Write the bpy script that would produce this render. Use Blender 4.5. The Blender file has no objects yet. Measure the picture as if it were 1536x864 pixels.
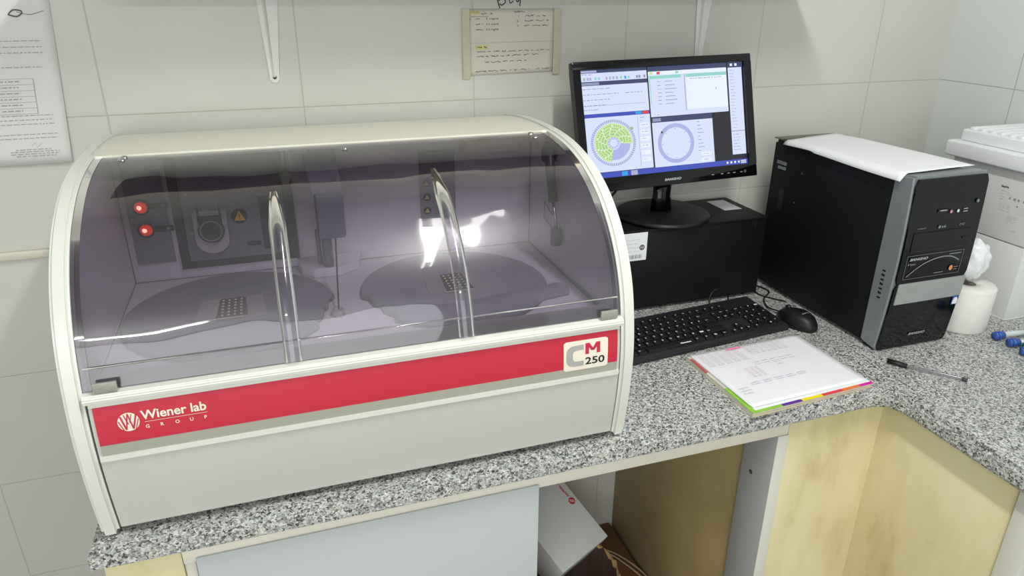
import bpy, bmesh, math, random
from mathutils import Vector, Matrix
random.seed(7)
sc = bpy.context.scene
COL = sc.collection
PI = math.pi

# ------------------------------------------------------------------ materials
def nt(name):
    m = bpy.data.materials.new(name); m.use_nodes = True
    t = m.node_tree; b = t.nodes['Principled BSDF']
    return m, t, b
def mat(name, col, rough=.5, metal=0, spec=.5, noise=0, nscale=20, emis=None, estr=0, bump=0, bscale=200, coat=0):
    m, t, b = nt(name)
    b.inputs['Base Color'].default_value = (*col, 1)
    b.inputs['Roughness'].default_value = rough
    b.inputs['Metallic'].default_value = metal
    b.inputs['Specular IOR Level'].default_value = spec
    b.inputs['Coat Weight'].default_value = coat
    if noise:
        tc = t.nodes.new('ShaderNodeTexCoord'); n = t.nodes.new('ShaderNodeTexNoise'); r = t.nodes.new('ShaderNodeValToRGB')
        n.inputs['Scale'].default_value = nscale; n.inputs['Detail'].default_value = 5
        r.color_ramp.elements[0].position = .3; r.color_ramp.elements[1].position = .7
        r.color_ramp.elements[0].color = (*[c*(1-noise) for c in col], 1)
        r.color_ramp.elements[1].color = (*[min(1, c*(1+noise*.4)) for c in col], 1)
        t.links.new(tc.outputs['Object'], n.inputs['Vector']); t.links.new(n.outputs['Fac'], r.inputs['Fac'])
        t.links.new(r.outputs['Color'], b.inputs['Base Color'])
    if bump:
        tc = t.nodes.new('ShaderNodeTexCoord'); n = t.nodes.new('ShaderNodeTexNoise'); bp = t.nodes.new('ShaderNodeBump')
        n.inputs['Scale'].default_value = bscale; bp.inputs['Strength'].default_value = bump; bp.inputs['Distance'].default_value = .001
        t.links.new(tc.outputs['Object'], n.inputs['Vector']); t.links.new(n.outputs['Fac'], bp.inputs['Height']); t.links.new(bp.outputs['Normal'], b.inputs['Normal'])
    if emis:
        b.inputs['Emission Color'].default_value = (*emis, 1); b.inputs['Emission Strength'].default_value = estr
    return m
def srgb(h):
    c = [int(h[i:i+2], 16)/255 for i in (0, 2, 4)]
    return tuple(x/12.92 if x <= .04045 else ((x+.055)/1.055)**2.4 for x in c)
def M(name, h, **k): return mat(name, srgb(h), **k)

def tile_mat(name, axis, base='CFCEC6', grout='B9B7AD'):
    m, t, b = nt(name)
    tc = t.nodes.new('ShaderNodeTexCoord'); sp = t.nodes.new('ShaderNodeSeparateXYZ')
    t.links.new(tc.outputs['Object'], sp.inputs[0])
    def mth(op, a, b_=None, c=None):
        n = t.nodes.new('ShaderNodeMath'); n.operation = op
        for i, v in enumerate((a, b_, c)):
            if v is None: continue
            if isinstance(v, (int, float)): n.inputs[i].default_value = v
            else: t.links.new(v, n.inputs[i])
        return n.outputs[0]
    u = sp.outputs[axis]; v = sp.outputs['Z']
    du = mth('PINGPONG', mth('ADD', u, 35.0 if axis == 'X' else 35.21), .175)
    dv = mth('PINGPONG', mth('ADD', v, 25.05 - 1.3608), .12525)
    mn = mth('MINIMUM', du, dv)
    line = mth('SUBTRACT', 1.0, mth('SMOOTHSTEP', mn, .0006, .0022) if False else mth('MULTIPLY', mth('SUBTRACT', mn, .0005), 700.0))
    line.node.use_clamp = True
    cx = t.nodes.new('ShaderNodeTexNoise'); cx.inputs['Scale'].default_value = 2.2; cx.inputs['Detail'].default_value = 3
    t.links.new(tc.outputs['Object'], cx.inputs['Vector'])
    r = t.nodes.new('ShaderNodeValToRGB'); bc = srgb(base)
    r.color_ramp.elements[0].position = .35; r.color_ramp.elements[0].color = (*[c*.93 for c in bc], 1)
    r.color_ramp.elements[1].position = .65; r.color_ramp.elements[1].color = (*bc, 1)
    t.links.new(cx.outputs['Fac'], r.inputs['Fac'])
    mx = t.nodes.new('ShaderNodeMixRGB'); mx.inputs[2].default_value = (*srgb(grout), 1)
    t.links.new(line, mx.inputs[0]); t.links.new(r.outputs['Color'], mx.inputs[1])
    t.links.new(mx.outputs[0], b.inputs['Base Color'])
    b.inputs['Roughness'].default_value = .33; b.inputs['Specular IOR Level'].default_value = .35
    bp = t.nodes.new('ShaderNodeBump'); bp.invert = True; bp.inputs['Strength'].default_value = .5; bp.inputs['Distance'].default_value = .001
    t.links.new(line, bp.inputs['Height']); t.links.new(bp.outputs['Normal'], b.inputs['Normal'])
    return m

def granite_mat():
    m, t, b = nt('granite')
    tc = t.nodes.new('ShaderNodeTexCoord')
    nz = t.nodes.new('ShaderNodeTexNoise'); nz.inputs['Scale'].default_value = 260; nz.inputs['Detail'].default_value = 2
    t.links.new(tc.outputs['Object'], nz.inputs['Vector'])
    mp = t.nodes.new('ShaderNodeMixRGB'); mp.blend_type = 'ADD'; mp.inputs[0].default_value = .006
    t.links.new(tc.outputs['Object'], mp.inputs[1]); t.links.new(nz.outputs['Color'], mp.inputs[2])
    v = t.nodes.new('ShaderNodeTexVoronoi'); v.inputs['Scale'].default_value = 370
    t.links.new(mp.outputs[0], v.inputs['Vector'])
    r = t.nodes.new('ShaderNodeValToRGB'); r.color_ramp.interpolation = 'CONSTANT'
    e = r.color_ramp.elements
    e[0].position = 0; e[0].color = (*srgb('4A4C4C'), 1)
    e[1].position = .17; e[1].color = (*srgb('858887'), 1)
    for p_, h in ((.36, 'ABAEAC'), (.55, 'C2C5C2'), (.72, 'D9DCD8'), (.88, 'C6C5BB')):
        q = e.new(p_); q.color = (*srgb(h), 1)
    sx = t.nodes.new('ShaderNodeSeparateXYZ'); t.links.new(v.outputs['Color'], sx.inputs[0])
    t.links.new(sx.outputs[0], r.inputs['Fac'])
    v2 = t.nodes.new('ShaderNodeTexNoise'); v2.inputs['Scale'].default_value = 150; v2.inputs['Detail'].default_value = 6; v2.inputs['Roughness'].default_value = .8
    t.links.new(tc.outputs['Object'], v2.inputs['Vector'])
    r2 = t.nodes.new('ShaderNodeValToRGB'); r2.color_ramp.elements[0].position = .36; r2.color_ramp.elements[1].position = .5
    r2.color_ramp.elements[0].color = (.36, .36, .36, 1)
    t.links.new(v2.outputs['Fac'], r2.inputs['Fac'])
    mu = t.nodes.new('ShaderNodeMixRGB'); mu.blend_type = 'MULTIPLY'; mu.inputs[0].default_value = .85
    t.links.new(r.outputs['Color'], mu.inputs[1]); t.links.new(r2.outputs['Color'], mu.inputs[2])
    t.links.new(mu.outputs[0], b.inputs['Base Color'])
    b.inputs['Roughness'].default_value = .3
    return m

def smoke_mat(name, tint, bumpy=.25, gl=1.0, base=.05, wave=9):
    m = bpy.data.materials.new(name); m.use_nodes = True; t = m.node_tree
    t.nodes.clear()
    out = t.nodes.new('ShaderNodeOutputMaterial'); tr = t.nodes.new('ShaderNodeBsdfTransparent'); g = t.nodes.new('ShaderNodeBsdfGlossy')
    mx = t.nodes.new('ShaderNodeMixShader'); fr = t.nodes.new('ShaderNodeFresnel'); fr.inputs['IOR'].default_value = 1.52
    tr.inputs['Color'].default_value = (*tint, 1); g.inputs['Roughness'].default_value = .035; g.inputs['Color'].default_value = (gl, gl, gl, 1)
    ad = t.nodes.new('ShaderNodeMath'); ad.operation = 'MULTIPLY_ADD'; ad.inputs[1].default_value = 1.3; ad.inputs[2].default_value = base
    t.links.new(fr.outputs[0], ad.inputs[0])
    tc = t.nodes.new('ShaderNodeTexCoord'); n = t.nodes.new('ShaderNodeTexNoise'); bp = t.nodes.new('ShaderNodeBump')
    n.inputs['Scale'].default_value = wave; n.inputs['Detail'].default_value = 1
    bp.inputs['Strength'].default_value = bumpy; bp.inputs['Distance'].default_value = .02
    t.links.new(tc.outputs['Object'], n.inputs['Vector']); t.links.new(n.outputs['Fac'], bp.inputs['Height'])
    t.links.new(bp.outputs['Normal'], g.inputs['Normal'])
    t.links.new(ad.outputs[0], mx.inputs[0]); g2 = t.nodes.new('ShaderNodeBsdfGlossy'); g2.inputs['Roughness'].default_value = .28; g2.inputs['Color'].default_value = (gl, gl, gl, 1)
    m2 = t.nodes.new('ShaderNodeMixShader'); m2.inputs[0].default_value = .25; t.links.new(g.outputs[0], m2.inputs[1]); t.links.new(g2.outputs[0], m2.inputs[2])
    t.links.new(tr.outputs[0], mx.inputs[1]); t.links.new(m2.outputs[0], mx.inputs[2])
    t.links.new(mx.outputs[0], out.inputs['Surface'])
    return m

m_wallb = tile_mat('back_wall_tile', 'X', 'CDCCC5')
m_wallr = tile_mat('right_wall_tile', 'Y', 'DDE2E2')
m_plain = M('painted_wall', 'D6D6D0', rough=.7, noise=.04, nscale=3)
m_floor = M('floor_terrazzo', '8E8A82', rough=.4, noise=.2, nscale=60)
m_ceil = M('ceiling_paint', 'E8E8E4', rough=.8, noise=.02, nscale=3)
m_gran = granite_mat()
m_case = M('analyzer_cream_plastic', 'DADDD5', rough=.32, noise=.015, nscale=4, bump=.03, bscale=900)
m_case2 = M('analyzer_panel_plastic', 'C3C6BF', rough=.36, noise=.02, nscale=5, bump=.04, bscale=700)
m_top = M('analyzer_top_plastic', 'E0E0CF', rough=.35, noise=.02, nscale=4)
m_gap = M('dark_gap', '4A4A45', rough=.8)
m_inside = M('analyzer_interior_white', 'D9D5DA', rough=.45, noise=.02, nscale=6)
m_reel = M('reel_cover_grey', '8F8D98', rough=.3, noise=.04, nscale=10)
m_reel2 = M('reel_cover_light_grey', '9A98A3', rough=.3, noise=.04, nscale=10)
m_win = M('reel_window_brown', '5E5650', rough=.25, noise=.2, nscale=300)
m_dkgrey = M('dark_grey_plastic', '3A3B45', rough=.4, noise=.05)
m_mdgrey = M('mid_grey_plastic', '80808C', rough=.4, noise=.05)
m_ltgrey = M('light_grey_plastic', 'A9AAA6', rough=.4, noise=.04)
m_probe = M('probe_housing_grey', '777A8C', rough=.4, noise=.05)
m_steel = M('steel', 'B9B9BC', rough=.22, metal=1, noise=.03)
m_chrome = M('chrome', 'E2E2E2', rough=.1, metal=1, noise=.01)
m_clip = M('clip_grey', 'A3A398', rough=.4, metal=.2, noise=.08, nscale=200)
m_red = M('crimson_band', 'C22A41', rough=.38, noise=.02, nscale=8)
m_taupe = M('taupe_band', 'A3A496', rough=.42, noise=.03, nscale=8)
m_ivory = M('ivory_print', 'E9E2D2', rough=.5, noise=.01)
m_greyprint = M('grey_print', 'A7A8A2', rough=.5, noise=.01)
m_blackprint = M('black_print', '161616', rough=.5, noise=.01)
m_led = mat('led_red', (.55, .01, .01), rough=.2, emis=(1, .03, .02), estr=.55, noise=.6, nscale=200)
m_ledglow = mat('led_core', (1, .4, .3), rough=.2, emis=(1, .35, .25), estr=3, noise=.1)
m_yellow = M('warning_yellow', 'F0B62A', rough=.5, noise=.03)
m_black = M('black_painted_steel', '0B0C10', rough=.55, spec=.3, noise=.15, nscale=30, bump=.06, bscale=1200)
m_gloss = M('glossy_black_plastic', '07080A', rough=.1, spec=.38, noise=.1)
m_matblack = M('matte_black_plastic', '15161A', rough=.42, spec=.35, noise=.1, nscale=80)
m_key = M('key_plastic', '17181C', rough=.45, spec=.35, noise=.1, nscale=80)
m_keywell = M('keyboard_plastic', '1F2025', rough=.5, noise=.1, nscale=80)
m_legend = M('white_legend', 'E6E8EA', rough=.5, noise=.01)
m_silver = M('silver_plastic', '94999B', rough=.32, metal=.55, noise=.04, nscale=60)
m_silver2 = M('brushed_silver_band', 'ACB0AF', rough=.36, metal=.4, noise=.05, nscale=40)
m_strip = M('grey_side_strip', '8E9699', rough=.35, metal=.4, noise=.04, nscale=60)
m_paper = M('white_paper', 'E9EBEE', rough=.7, noise=.015, nscale=14)
m_paper2 = M('wall_paper_sheet', 'D8DAD8', rough=.75, noise=.03, nscale=14)
m_paper3 = M('cream_paper_card', 'CDC9BC', rough=.75, noise=.03, nscale=14)
m_tape = M('yellowed_tape', 'BFBBA0', rough=.35, noise=.1, nscale=60)
m_ink = M('pale_ink', '9494A8', rough=.7, noise=.1)
m_inkd = M('dark_ink', '55545A', rough=.7, noise=.1)
m_inkp = M('pink_ink', 'D9B5C8', rough=.7, noise=.1)
m_inkv = M('violet_ink', 'ABA6CF', rough=.7, noise=.1)
m_inkg = M('grey_typing', 'A2A3A5', rough=.7, noise=.1)
m_highl = M('pink_highlighter', 'FF8FC0', rough=.7, noise=.05)
m_hy = M('yellow_highlighter', 'CFC684', rough=.7, noise=.05)
m_eps = M('expanded_polystyrene', 'E9ECEE', rough=.75, noise=.03, nscale=150, bump=.4, bscale=350)
m_carton = M('white_carton', 'D5D7D6', rough=.5, noise=.02, nscale=5)
m_tissue = M('tissue_paper', 'E3E2DC', rough=.9, noise=.05, nscale=60, bump=.4, bscale=120)
m_core = M('cardboard_core', '7B756C', rough=.9, noise=.1)
m_blue = M('blue_cap', '2C55A4', rough=.35, noise=.1, nscale=60)
m_green = M('green_cap', '1C7A63', rough=.35, noise=.1)
m_tube = M('tube_plastic', 'C9D2D6', rough=.2, noise=.05)
m_door = M('white_laminate', 'BAC0C2', rough=.4, noise=.02, nscale=4)
m_rail = M('cream_rail', 'E4E0D2', rough=.5, noise=.05, nscale=12)
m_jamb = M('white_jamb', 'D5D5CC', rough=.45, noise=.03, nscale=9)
m_jambg = M('shaded_jamb_side', 'AFB2B4', rough=.45, noise=.03, nscale=6)
m_board = M('raw_board_side', 'B7A478', rough=.6, noise=.18, nscale=7)
m_brown = M('brown_base_board', '7C5632', rough=.6, noise=.2, nscale=9)
m_cardb = M('cardboard', 'BE9C62', rough=.85, noise=.12, nscale=40)
m_shelf_u = M('brown_shelf_and_bin_shade', '4A342C', rough=.6, noise=.2, nscale=8)
m_shelf = M('beige_shelf_edge', 'CFC3AE', rough=.5, noise=.05)
m_brk = M('white_bracket_enamel', 'DDDFDB', rough=.35, noise=.03)
m_cable = M('black_cable', '0D0D10', rough=.45, noise=.05)
m_cablew = M('beige_cable', 'B9A784', rough=.5, noise=.05)
m_clear = mat('clear_pen_barrel', (.75, .76, .82), rough=.15, noise=.05)

def stained_mat():
    m, t, b = nt('pale_yellow_board')
    tc = t.nodes.new('ShaderNodeTexCoord'); mp = t.nodes.new('ShaderNodeMapping'); n = t.nodes.new('ShaderNodeTexNoise'); r = t.nodes.new('ShaderNodeValToRGB')
    mp.inputs['Scale'].default_value = (5, 5, 2.0)
    n.inputs['Scale'].default_value = 1.5; n.inputs['Detail'].default_value = 7; n.inputs['Roughness'].default_value = .6
    e = r.color_ramp.elements
    e[0].position = .28; e[0].color = (*srgb('BFB27E'), 1); e[1].position = .62; e[1].color = (*srgb('E2D9B4'), 1)
    q = e.new(.44); q.color = (*srgb('D9CEA3'), 1)
    t.links.new(tc.outputs['Object'], mp.inputs[0]); t.links.new(mp.outputs[0], n.inputs['Vector']); t.links.new(n.outputs['Fac'], r.inputs['Fac'])
    t.links.new(r.outputs['Color'], b.inputs['Base Color']); b.inputs['Roughness'].default_value = .5
    return m
m_stain = stained_mat()

# ------------------------------------------------------------------ helpers
def link(o, parent=None):
    COL.objects.link(o)
    if parent is not None: o.parent = parent
    return o
def obj(name, bm, m, parent=None, smooth=False, xf=None):
    if xf is not None: bm.transform(xf)
    if smooth is not False:
        ang = math.radians(smooth if smooth is not True else 40)
        for f in bm.faces: f.smooth = True
        for e in bm.edges:
            if len(e.link_faces) == 2 and e.calc_face_angle(0) > ang: e.smooth = False
    me = bpy.data.meshes.new(name); bm.to_mesh(me); bm.free()
    for q in (m if isinstance(m, (list, tuple)) else [m]): me.materials.append(q)
    o = bpy.data.objects.new(name, me)
    link(o)
    if parent is not None:
        o.parent = parent
        o.matrix_parent_inverse = world_of(parent).inverted()
    return o
def world_of(o):
    w = Matrix.LocRotScale(o.location, o.rotation_euler, o.scale)
    if o.parent is not None: w = world_of(o.parent) @ o.matrix_parent_inverse @ w
    return w
def thing(name, label, cat, loc=(0, 0, 0), group=None):
    o = bpy.data.objects.new(name, None); o.location = loc; o.empty_display_size = .05; link(o)
    return tag(o, label, cat, group)
def tag(o, label, cat, group=None):
    o['label'] = label; o['category'] = cat
    if group: o['group'] = group
    return o
def struct(o): o['kind'] = 'structure'; return o
def B(): return bmesh.new()
def box(bm, lo, hi, bev=0, seg=2, mi=0, xf=None):
    g = bmesh.ops.create_cube(bm, size=1)
    vs = g['verts']
    for v in vs:
        v.co = Vector([lo[i] + (v.co[i]+.5)*(hi[i]-lo[i]) for i in range(3)])
    fs = list({f for v in vs for f in v.link_faces})
    if bev:
        es = list({e for v in vs for e in v.link_edges})
        r = bmesh.ops.bevel(bm, geom=es, offset=bev, segments=seg, affect='EDGES', profile=.5)
        fs = r['faces'] + [f for f in fs if f.is_valid]
        vs = list({v for f in fs for v in f.verts})
    for f in fs: f.material_index = mi
    if xf is not None:
        for v in vs: v.co = xf @ v.co
    return fs
def boxo(name, lo, hi, m, parent=None, bev=.001, xf=None, seg=2):
    bm = B(); box(bm, lo, hi, bev, seg); return obj(name, bm, m, parent, smooth=35, xf=xf)
def cyl(bm, p0, p1, r0, r1=None, n=24, cap=True, mi=0):
    p0, p1 = Vector(p0), Vector(p1); r1 = r0 if r1 is None else r1
    d = (p1-p0); q = d.to_track_quat('Z', 'Y')
    a = []; b_ = []
    for i in range(n):
        c = Vector((math.cos(2*PI*i/n), math.sin(2*PI*i/n), 0))
        a.append(bm.verts.new(p0 + q @ (c*r0))); b_.append(bm.verts.new(p1 + q @ (c*r1)))
    for i in range(n):
        f = bm.faces.new((a[i], a[(i+1) % n], b_[(i+1) % n], b_[i])); f.material_index = mi
    if cap:
        f = bm.faces.new(a[::-1]); f.material_index = mi
        f = bm.faces.new(b_); f.material_index = mi
def lathe(bm, prof, c=(0, 0, 0), n=48, mi=0):
    c = Vector(c); rings = []
    for r, z in prof:
        if r < 1e-6: rings.append([bm.verts.new(c+Vector((0, 0, z)))])
        else: rings.append([bm.verts.new(c+Vector((r*math.cos(2*PI*i/n), r*math.sin(2*PI*i/n), z))) for i in range(n)])
    for a, b_ in zip(rings, rings[1:]):
        for i in range(n):
            j = (i+1) % n
            if len(a) == 1 and len(b_) == 1: continue
            if len(a) == 1: f = bm.faces.new((a[0], b_[j], b_[i]))
            elif len(b_) == 1: f = bm.faces.new((a[i], a[j], b_[0]))
            else: f = bm.faces.new((a[i], a[j], b_[j], b_[i]))
            f.material_index = mi
def prism(bm, pts, off, mi=0):
    """closed polygon (3-D points) extruded by the vector off"""
    off = Vector(off); a = [bm.verts.new(p) for p in pts]; b_ = [bm.verts.new(Vector(p)+off) for p in pts]
    n = len(a); fs = [bm.faces.new(a), bm.faces.new(b_[::-1])]
    for i in range(n): fs.append(bm.faces.new((a[(i+1) % n], a[i], b_[i], b_[(i+1) % n])))
    for f in fs: f.material_index = mi
    bmesh.ops.recalc_face_normals(bm, faces=fs)
    return fs
def spline(pts, n=8):
    P = [Vector(p) for p in pts]; out = []
    for i in range(len(P)-1):
        p0 = P[max(i-1, 0)]; p1 = P[i]; p2 = P[i+1]; p3 = P[min(i+2, len(P)-1)]
        for k in range(n):
            t = k/n
            out.append(.5*((2*p1)+(p2-p0)*t+(2*p0-5*p1+4*p2-p3)*t*t+(3*p1-p0-3*p2+p3)*t**3))
    out.append(P[-1]); return out
def tube(bm, pts, r, n=8, sm=6, mi=0):
    P = spline(pts, sm) if sm else [Vector(p) for p in pts]
    rings = []; up = Vector((0, 0, 1))
    for i, p in enumerate(P):
        d = (P[min(i+1, len(P)-1)]-P[max(i-1, 0)]).normalized()
        s = d.cross(up)
        if s.length < .05: s = d.cross(Vector((0, 1, 0)))
        s.normalize(); w = s.cross(d)
        rings.append([bm.verts.new(p+r*(math.cos(2*PI*k/n)*s+math.sin(2*PI*k/n)*w)) for k in range(n)])
    for a, b_ in zip(rings, rings[1:]):
        for k in range(n):
            f = bm.faces.new((a[k], a[(k+1) % n], b_[(k+1) % n], b_[k])); f.material_index = mi
    bm.faces.new(rings[0][::-1]); bm.faces.new(rings[-1])
def quad(bm, a, b_, c, d, mi=0):
    f = bm.faces.new([bm.verts.new(p) for p in (a, b_, c, d)]); f.material_index = mi; return f
def rect(bm, fn, u0, v0, u1, v1, mi=0, nu=1, nv=1):
    g = [[bm.verts.new(fn(u0+(u1-u0)*i/nu, v0+(v1-v0)*j/nv)) for j in range(nv+1)] for i in range(nu+1)]
    for i in range(nu):
        for j in range(nv):
            f = bm.faces.new((g[i][j], g[i+1][j], g[i+1][j+1], g[i][j+1])); f.material_index = mi
def disc(bm, fn, cu, cv, r0, r1, a0=0, a1=2*PI, n=48, mi=0, ar=1):
    for i in range(n):
        t0 = a0+(a1-a0)*i/n; t1 = a0+(a1-a0)*(i+1)/n
        p = lambda r, t: fn(cu+r*math.cos(t), cv+r*ar*math.sin(t))
        if r0 < 1e-6: f = bm.faces.new([bm.verts.new(q) for q in (p(0, 0), p(r1, t0), p(r1, t1))])
        else: f = bm.faces.new([bm.verts.new(q) for q in (p(r0, t0), p(r1, t0), p(r1, t1), p(r0, t1))])
        f.material_index = mi
_tc = {}
def text_tris(s, bold=0.0, sp=1.0):
    k = (s, bold, sp)
    if k not in _tc:
        cu = bpy.data.curves.new('lettering', 'FONT'); cu.body = s; cu.size = 1; cu.offset = bold; cu.space_character = sp; cu.resolution_u = 3
        o = bpy.data.objects.new('lettering', cu); COL.objects.link(o)
        dg = bpy.context.evaluated_depsgraph_get(); dg.update()
        me = o.evaluated_get(dg).to_mesh()
        vs = [(v.co.x, v.co.y) for v in me.vertices]; fs = [tuple(p.vertices) for p in me.polygons]
        o.evaluated_get(dg).to_mesh_clear(); bpy.data.objects.remove(o); bpy.data.curves.remove(cu)
        x0 = min(v[0] for v in vs); x1 = max(v[0] for v in vs); y0 = min(v[1] for v in vs); y1 = max(v[1] for v in vs)
        _tc[k] = ([((x-x0)/(x1-x0), (y-y0)/(y1-y0)) for x, y in vs], fs, (x1-x0)/(y1-y0))
    return _tc[k]
def text(bm, s, fn, u0, v0, h, w=None, bold=0.0, mi=0, sp=1.0, slant=0):
    vs, fs, asp = text_tris(s, bold, sp)
    w = w or h*asp
    V = [bm.verts.new(fn(u0+x*w+slant*y*h, v0+y*h)) for x, y in vs]
    for f in fs:
        try:
            q = bm.faces.new([V[i] for i in f]); q.material_index = mi
        except ValueError: pass
def scribble(bm, fn, u0, u1, v, amp, thick, mi=0, step=.0011, words=True, rnd=random):
    """handwriting too small to read: a wandering thin stroke broken into words"""
    u = u0; prev = None; left = rnd.randint(6, 16)
    while u < u1:
        nv = v+rnd.uniform(-amp, amp); nu = u+rnd.uniform(.4, 1.4)*step
        if prev:
            du, dv = nu-prev[0], nv-prev[1]; L = math.hypot(du, dv) or 1; a, b_ = -dv/L*thick/2, du/L*thick/2
            f = bm.faces.new([bm.verts.new(q) for q in (fn(prev[0]+a, prev[1]+b_), fn(prev[0]-a, prev[1]-b_), fn(nu-a, nv-b_), fn(nu+a, nv+b_))])
            f.material_index = mi
        prev = (nu, nv); u = nu; left -= 1
        if words and left <= 0: prev = None; u += step*rnd.uniform(1.5, 3); left = rnd.randint(4, 14)
def stroke(bm, fn, pts, thick, mi=0):
    P = spline([(a, b_, 0) for a, b_ in pts], 6)
    for i in range(len(P)-1):
        d = (P[i+1]-P[i]); L = d.length or 1; a, b_ = -d.y/L*thick/2, d.x/L*thick/2
        f = bm.faces.new([bm.verts.new(q) for q in (fn(P[i].x+a, P[i].y+b_), fn(P[i].x-a, P[i].y-b_), fn(P[i+1].x-a, P[i+1].y-b_), fn(P[i+1].x+a, P[i+1].y+b_))])
        f.material_index = mi

# ------------------------------------------------------------------ room
XR = 1.9865; YF = -4.6; XL = -2.6; ZC = 2.65
def wall(name, lo, hi, m): return struct(boxo(name, lo, hi, m, bev=0))
wall('wall_back', (XL, 0, 0), (XR+.1, .1, ZC), m_wallb)
wall('wall_right', (XR, YF, 0), (XR+.1, -.0, ZC), m_wallr)
wall('wall_left', (XL-.1, YF, 0), (XL, .1, ZC), m_plain)
wall('wall_front', (XL-.1, YF-.1, 0), (XR+.1, YF, ZC), m_plain)
wall('floor', (XL-.1, YF-.1, -.1), (XR+.1, .1, 0), m_floor)
wall('ceiling', (XL-.1, YF-.1, ZC), (XR+.1, .1, ZC+.1), m_ceil)
bm = B(); box(bm, (-1.6, -.009, 1.1035), (-.001, 0, 1.1195), .002)
tr = obj('trim_1', bm, M('cream_conduit', 'CFCCBC', rough=.4, noise=.03), smooth=35); struct(tr)

# ceiling lamps
m_tubeglow = mat('tube_glow', (1, 1, 1), emis=(1, .99, .95), estr=7, noise=.02)
def lamp(x, y, label, energy, along_y=False):
    t = thing('ceiling_lamp', label, 'lamp', (x, y, ZC))
    T = Matrix.Translation((x, y, 0)) @ (Matrix.Rotation(PI/2, 4, 'Z') if along_y else Matrix())
    boxo('housing', (-.62, -.10, ZC-.06), (.62, .10, ZC), m_plain, t, .004, xf=T)
    for s in (-.045, .045):
        bm = B(); cyl(bm, (-.58, s, ZC-.08), (.58, s, ZC-.08), .014, n=16)
        obj('fluorescent_tube', bm, m_tubeglow, t, smooth=40, xf=T)
    L = bpy.data.lights.new('ceiling_lamp_light', 'AREA'); L.shape = 'RECTANGLE'; L.size = .7 if along_y else 1.1; L.size_y = .07; L.energy = energy; L.color = (1, .995, .965)
    o = bpy.data.objects.new('ceiling_lamp_light', L); o.location = (x, y, ZC-.11); o.rotation_euler.z = PI/2 if along_y else 0; link(o)
lamp(.83, -1.22, 'white twin tube ceiling lamp nearer the tiled back wall', 19, True)
lamp(-.8, -3.3, 'white twin tube ceiling lamp farther into the room', 44)

# ------------------------------------------------------------------ countertop
ZT = .90; ZB = .863; CXR = 1.316
bm = B()
box(bm, (-.012, -.64, ZB), (CXR+.3, -.0005, ZT))
bm.free(); bm = B()
pts = [(-.012, -.001), (-.012, -.64), (CXR-.03, -.64), (CXR-.008, -.648), (CXR, -.67), (CXR, -1.7), (XR-.001, -1.7), (XR-.001, -.001)]
fs = prism(bm, [(x, y, ZB) for x, y in pts], (0, 0, ZT-ZB))
es = [e for e in bm.edges if all(v.co.y < -.6 or v.co.x < 0 for v in e.verts) and abs(e.verts[0].co.z-e.verts[1].co.z) < .001 and not all(abs(v.co.x-(XR-.001)) < 1e-4 for v in e.verts)]
bmesh.ops.bevel(bm, geom=es, offset=.009, segments=4, affect='EDGES')
ct = obj('countertop', bm, m_gran, smooth=50)
tag(ct, 'speckled grey granite L-shaped worktop with rounded front edge', 'countertop')

# ------------------------------------------------------------------ cabinets
cab = thing('base_cabinet', 'white base cabinet with flat door and open bay below the analyzer', 'cabinet', (.5, -.3, 0))
YC = -.612
boxo('top_rail', (.0925, YC-.0045, .829), (1.116, YC+.012, ZB-.0005), m_rail, cab)
boxo('corner_board', (-.004, YC-.006, .02), (.092, YC+.018, .8625), m_stain, cab)
boxo('door_frame', (.0925, YC-.001, .02), (.1075, YC+.018, .8285), m_jamb, cab)
dr = boxo('door', (.109, YC-.0085, .02), (.6275, YC-.0050, .838), m_door, cab, .0015)
boxo('divider', (.612, YC+.016, .1), (.627, -.002, .828), m_board, cab)
boxo('base_board', (.0, YC+.03, .1), (1.094, -.002, .118), m_brown, cab)
boxo('plinth', (0, YC+.05, 0), (1.094, YC+.07, .0995), m_jamb, cab)
boxo('side_panel', (1.104, -.53, .1), (1.120, -.002, .8625), m_board, cab, .0005)
sp = boxo('jamb', (1.094, YC-.003, 0), (1.118, -.531, .8285), m_jambg, cab, .001)  # white jamb, side coloured grey so its shade is in the material
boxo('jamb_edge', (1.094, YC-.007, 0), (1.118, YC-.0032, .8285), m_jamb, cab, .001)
bm = B(); cyl(bm, (1.0934, -.562, .711), (1.0942, -.562, .711), .0048, n=20); obj('screw_hole', bm, m_gap, cab)
# corner cabinet
cc = thing('corner_cabinet', 'pale yellow stained boards closing the inner corner under the worktop', 'cabinet', (1.3, -.7, 0))
boxo('front_board', (1.1185, YC-.003, 0), (1.335, YC+.015, .8625), m_stain, cc, .0005)
boxo('return_board', (1.335, -.893, 0), (1.353, YC+.015, .8625), m_stain, cc, .0005)
boxo('side_jamb', (1.330, -.93, 0), (1.36, -.8935, .8625), m_jamb, cc, .001)
boxo('far_jamb', (1.360, -1.60, 0), (1.378, -.9305, .8625), m_jambg, cc, .001)

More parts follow.
